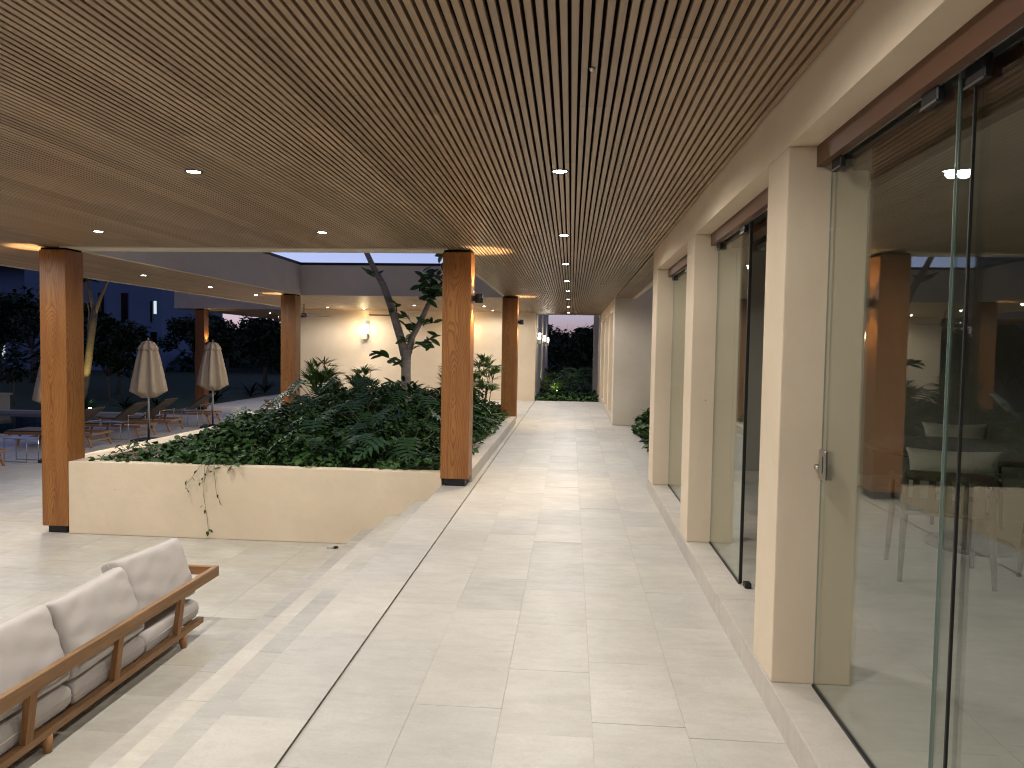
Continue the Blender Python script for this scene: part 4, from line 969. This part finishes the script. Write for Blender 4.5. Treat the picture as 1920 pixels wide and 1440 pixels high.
LEAFQ = leaf_shape(.34, .2, .3, .2, 2)
def tree_mesh(seed, r, h, n, clumps=9):
    g = random.Random(seed); cl = [(g.uniform(-.6, .6) * r, g.uniform(-.6, .6) * r, h * g.uniform(.5, .92), r * g.uniform(.25, .5)) for _ in range(clumps)]; ms = []
    for i in range(n):
        c = cl[i % clumps]; a = g.uniform(0, 6.28); ph = math.asin(g.uniform(-1, 1)); rr = c[3] * g.uniform(.2, 1) ** .5
        ms.append(TRS((c[0] + rr * math.cos(a) * math.cos(ph), c[1] + rr * math.sin(a) * math.cos(ph), c[2] + rr * .8 * math.sin(ph)), g.uniform(0, 6.28), g.uniform(-.9, .9), g.uniform(-.9, .9), g.uniform(.5, 1.2)))
    bm = bmesh.new(); tube_bm(bm, [(0, 0, -.2), (.05 * r, 0, h * .3), (0, .04 * r, h * .55)], [.045 * h * .5 + .03, .03 * h * .5 + .02, .02 * h * .5 + .01], 8)
    for c in cl:
        tube_bm(bm, [(0.03 * r, 0, h * .35), (c[0] * .6, c[1] * .6, c[2] * .8), (c[0], c[1], c[2])], [.06, .04, .02], 5)
        for q in range(2): tube_bm(bm, [(c[0], c[1], c[2]), (c[0] + g.uniform(-1, 1) * c[3], c[1] + g.uniform(-1, 1) * c[3], c[2] + g.uniform(.5, 1.4) * c[3])], [.018, .006], 4)
    return scatter("crown", *LEAFQ, ms), bmesh_to(bm, "trunk", True)
TM = [tree_mesh(s, r, h, n) for s, r, h, n in ((1, 2.0, 4.6, 1500), (2, 2.6, 5.2, 1700), (3, 1.7, 3.6, 1300))]
tl = ["dark leafy tree in the garden beyond the pool", "dark spreading tree in the scrub behind the far pavilion", "dark bushy tree past the end of the walkway"]
tp = [(-26, 36, 0, 1.0, 0), (-23.5, 34, 2, 1.0, 0), (-30.5, 40, 1, 1.1, 0), (-21.0, 33, 2, 1.0, 0), (-33, 38, 0, .9, 0), (-19.5, 30, 2, .8, 0), (-28, 32, 2, .9, 0), (-36.5, 45, 1, 1.0, 0), (-43, 50, 1, 1.0, 0),
      (-18.5, 44, 1, .9, 1), (-15.5, 47, 0, .9, 1), (-22.0, 46, 0, .95, 1), (-25.5, 49, 1, .9, 1), (-17, 40, 2, 1.0, 1), (-20, 40, 2, 1.0, 1), (-13.5, 42, 2, 1.0, 1),
      (-1.3, 46, 1, .78, 2), (1.2, 44, 0, .85, 2), (-.2, 41, 2, .9, 2), (2.6, 46, 1, .85, 2), (-2.6, 43, 0, .9, 2)]
tg = ["trees beyond the pool", "trees behind the far pavilion", "trees past the walkway"]
for (x, y, k, s, g) in tp:
    t = empty("dark_tree", (x, y, -.9)); t.rotation_euler = (0, 0, U(0, 6)); t.scale = (s, s, s); tag(t, tl[g], "tree", tg[g])
    c, tr = TM[k]; link("crown", c, M['bush'], t); link("trunk", tr, M['bark'], t)
# the far scrub as one mass
ms = []
for i in range(16000):
    x = U(-75, 40); y = U(60, 90); h = (2.4 + 1.0 * math.sin(x * .21) + .7 * math.sin(x * .63 + 1)) * (.45 + .55 * (y - 60) / 30) + .9
    ms.append(TRS((x, y, -1 + max(.2, h) * U(.15, 1) ** .7), U(0, 6.28), U(-.9, .9), U(-.9, .9), U(1.6, 3.4)))
fs = link("far_scrub", scatter("far_scrub", *LEAFQ, ms), M['bush']); tag(fs, "dark low forest reaching to the horizon", "forest", kind="stuff")
rg = []
hl = bmesh.new(); vs = []
for i in range(81):
    x = -200 + 5 * i; vs.append((hl.verts.new((x, 92, -2)), hl.verts.new((x, 96, 2.2 + .8 * math.sin(x * .11) + .5 * math.sin(x * .37)))))
for i in range(80): hl.faces.new((vs[i][0], vs[i + 1][0], vs[i + 1][1], vs[i][1]))
ridge = link("hill", bmesh_to(hl, "hill", True), M['hill']); tag(ridge, "low dark wooded ridge on the horizon", "hill", kind="structure")
# uplit slender tree left of the column
ut = empty("uplit_tree", (-17.9, 26, -.75)); tag(ut, "slender forked tree lit yellow from below beyond the pool", "tree")
tube("trunk", M['bark_y'], [(-.1, 0, 0), (.05, 0, .65), (.22, 0, 1.5), (.33, 0, 2.3), (.43, 0, 3.0), (.5, 0, 3.5)], [.17, .15, .13, .12, .12, .11], ut, 12)
for pts in ([(.46, 0, 3.2), (.72, 0, 3.9), (1.0, 0, 4.5), (1.3, 0, 5.4)], [(.48, 0, 3.3), (.35, 0, 4.0), (.15, 0, 4.7), (-.2, 0, 5.6)], [(.12, .1, 1.0), (.12, .1, 2.0), (.22, .1, 3.4), (.05, .1, 4.3), (-.1, .1, 4.8)]): tube("limb", M['bark_y'], pts, [.08, .06, .045, .02][:len(pts)] if len(pts) == 4 else [.03, .03, .025, .02, .01], ut, 10)
link("crown", TM[2][0], M['bush'], ut, (.4, 0, 3.2))
ul = empty("ground_spotlight", (-17.2, 25.1, -.8)); tag(ul, "small ground spotlight at the foot of the uplit tree", "spotlight", "garden ground spotlights")
link("body", lathe_me("body", [(.05, 0), (.06, .14), (.05, .16)], 14), M['black'], ul); link("lens", lathe_me("lens", [(.001, .162), (.045, .162), (.045, .166), (.001, .166)], 14), M['lens_on'], ul)
s_ = spot("garden_lamp", ul, (0, 0, .2), 130, (1.0, .78, .30), 50, .5, .03, 1); s_.rotation_euler = Vector((-.45, .85, 2.2)).to_track_quat('-Z', 'Y').to_euler()
# small plants and topiary trees by the pool
for i, (x, y) in enumerate(((-20.2, 25.5), (-19.2, 26.0), (-18.7, 25.6))):
    t = empty("young_tree", (x, y, -.8)); tag(t, "thin young tree in a row behind the pool", "tree", "young trees behind the pool")
    tube("trunk", M['bark_y'], [(0, 0, 0), (.03, 0, .7), (0, 0, 1.3)], [.035, .03, .02], t, 7); ms = [TRS((U(-.45, .45), U(-.4, .4), U(.9, 2.0)), U(0, 6), U(-.8, .8), U(-.8, .8), U(.4, .8)) for _ in range(260)]; link("crown", scatter("crown", *LEAFQ, ms), M['bush'], t)
AR = leaf_shape(1.0, .13, .3, .5, 5)
def frond_plant(x, y, z, n, s, label, m='palm', group="leafy plants along the lawn"):
    t = empty("leafy_plant", (x, y, z)); tag(t, label, "plant", group); ms = [TRS((0, 0, 0), U(0, 6.28), U(.5, 1.35), U(-.3, .3), s * U(.7, 1.1)) for _ in range(n)]
    link("foliage", scatter("foliage", *AR, ms), M[m], t); tube("stem", M['stem'], [(0, 0, -.1), (0, 0, .15 * s)], .03, t, 7); return t
for i, (x, y, s) in enumerate(((-15.4, 26.6, .9), (-14.8, 30, 1.0), (-14.6, 33, .9), (-15.9, 25.4, .8), (-16.8, 24.6, .8), (-15.2, 36, 1.0))): frond_plant(x, y, -.85, 16, s, "dark leafy plant at the edge of the lawn", 'philo')
for (x, y) in ((-16.4, 24.2), (-14.0, 27.6)):
    t = empty("ground_spotlight", (x, y, -.84)); tag(t, "small glowing ground light in the lawn", "spotlight", "garden ground lights in the lawn")
    link("body", lathe_me("body", [(.04, 0), (.05, .10), (.04, .12)], 14), M['black'], t); link("lens", lathe_me("lens", [(.001, .122), (.036, .122), (.036, .13), (.001, .135)], 14), M['lens_on'], t)
    spot("garden_lamp", t, (0, 0, .16), 4, (1, .95, .85), 80, .5, .03, 1)
# palm garden at the end of the walkway
gb = empty("end_garden", (0, 28, -.4)); tag(gb, "dark soil of the garden past the walkway's end", "garden bed", kind="structure"); box("soil", M['ground'], -1.09, .86, 22.41, 36, -.84, -.35, gb)
ms = [TRS((U(-1.08, .86), U(22.45, 27), -.3 + U(0, .38)), U(0, 6.28), U(-.4, 1.0), U(-.6, .6), U(1.2, 2.4)) for _ in range(3600)]
gg = link("end_ground_cover", scatter("end_ground_cover", *SMALL, ms), M['cover']); tag(gg, "low leafy ground cover at the end of the walkway", "ground cover", kind="stuff")
def areca(x, y, s, n, label):
    t = empty("garden_palm", (x, y, -.4)); tag(t, label, "palm", "palms past the walkway"); bm = bmesh.new(); ms = []
    for i in range(n):
        a = U(0, 6.28); L_ = s * U(.8, 1.25); pts = [Vector((math.cos(a) * L_ * .55 * f ** 1.3, math.sin(a) * L_ * .55 * f ** 1.3, L_ * (1.5 * f - .75 * f * f))) for f in (0, .25, .5, .75, 1)]
        tube_bm(bm, pts, [.014, .012, .009, .006, .003], 5)
        for k in range(14):
            f = .3 + .7 * k / 13; i0 = min(3, int(f * 4)); q = pts[i0] + (pts[i0 + 1] - pts[i0]) * (f * 4 - i0)
            for sd in (-1, 1): ms.append(TRS(tuple(q), a + sd * R(58), U(-.25, .2), sd * .3, s * U(.75, 1.1)))
    link("stems", bmesh_to(bm, "stems", True), M['stem'], t); link("foliage", scatter("foliage", *BL, ms), M['palm'], t); return t
pl_ = ["lit yellow green palm beside the finned garden wall", "arching palm in the middle of the end garden", "dark palm by the wing wall in the end garden", "palm behind the lit one in the end garden", "palm far back in the end garden"]
for i, (x, y, s) in enumerate(((-.75, 27.6, 1.15), (-.1, 28.6, 1.2), (.6, 29.5, 1.25), (-.8, 31, 1.3), (.2, 33, 1.4))): areca(x, y, s, 11, pl_[i])
eu = empty("ground_spotlight", (-.5, 26.9, .0)); tag(eu, "small ground spotlight among the ground cover at the walkway's end", "spotlight", "garden ground spotlights")
link("body", lathe_me("body", [(.04, -.5), (.05, .0), (.04, .02)], 14), M['black'], eu); link("lens", lathe_me("lens", [(.001, .022), (.036, .022), (.036, .026), (.001, .026)], 14), M['lens_on'], eu)
s_ = spot("garden_lamp", eu, (0, 0, .06), 150, (1, .92, .45), 80, .6, .03, 1); s_.rotation_euler = Vector((-.15, 1.2, .9)).to_track_quat('-Z', 'Y').to_euler()
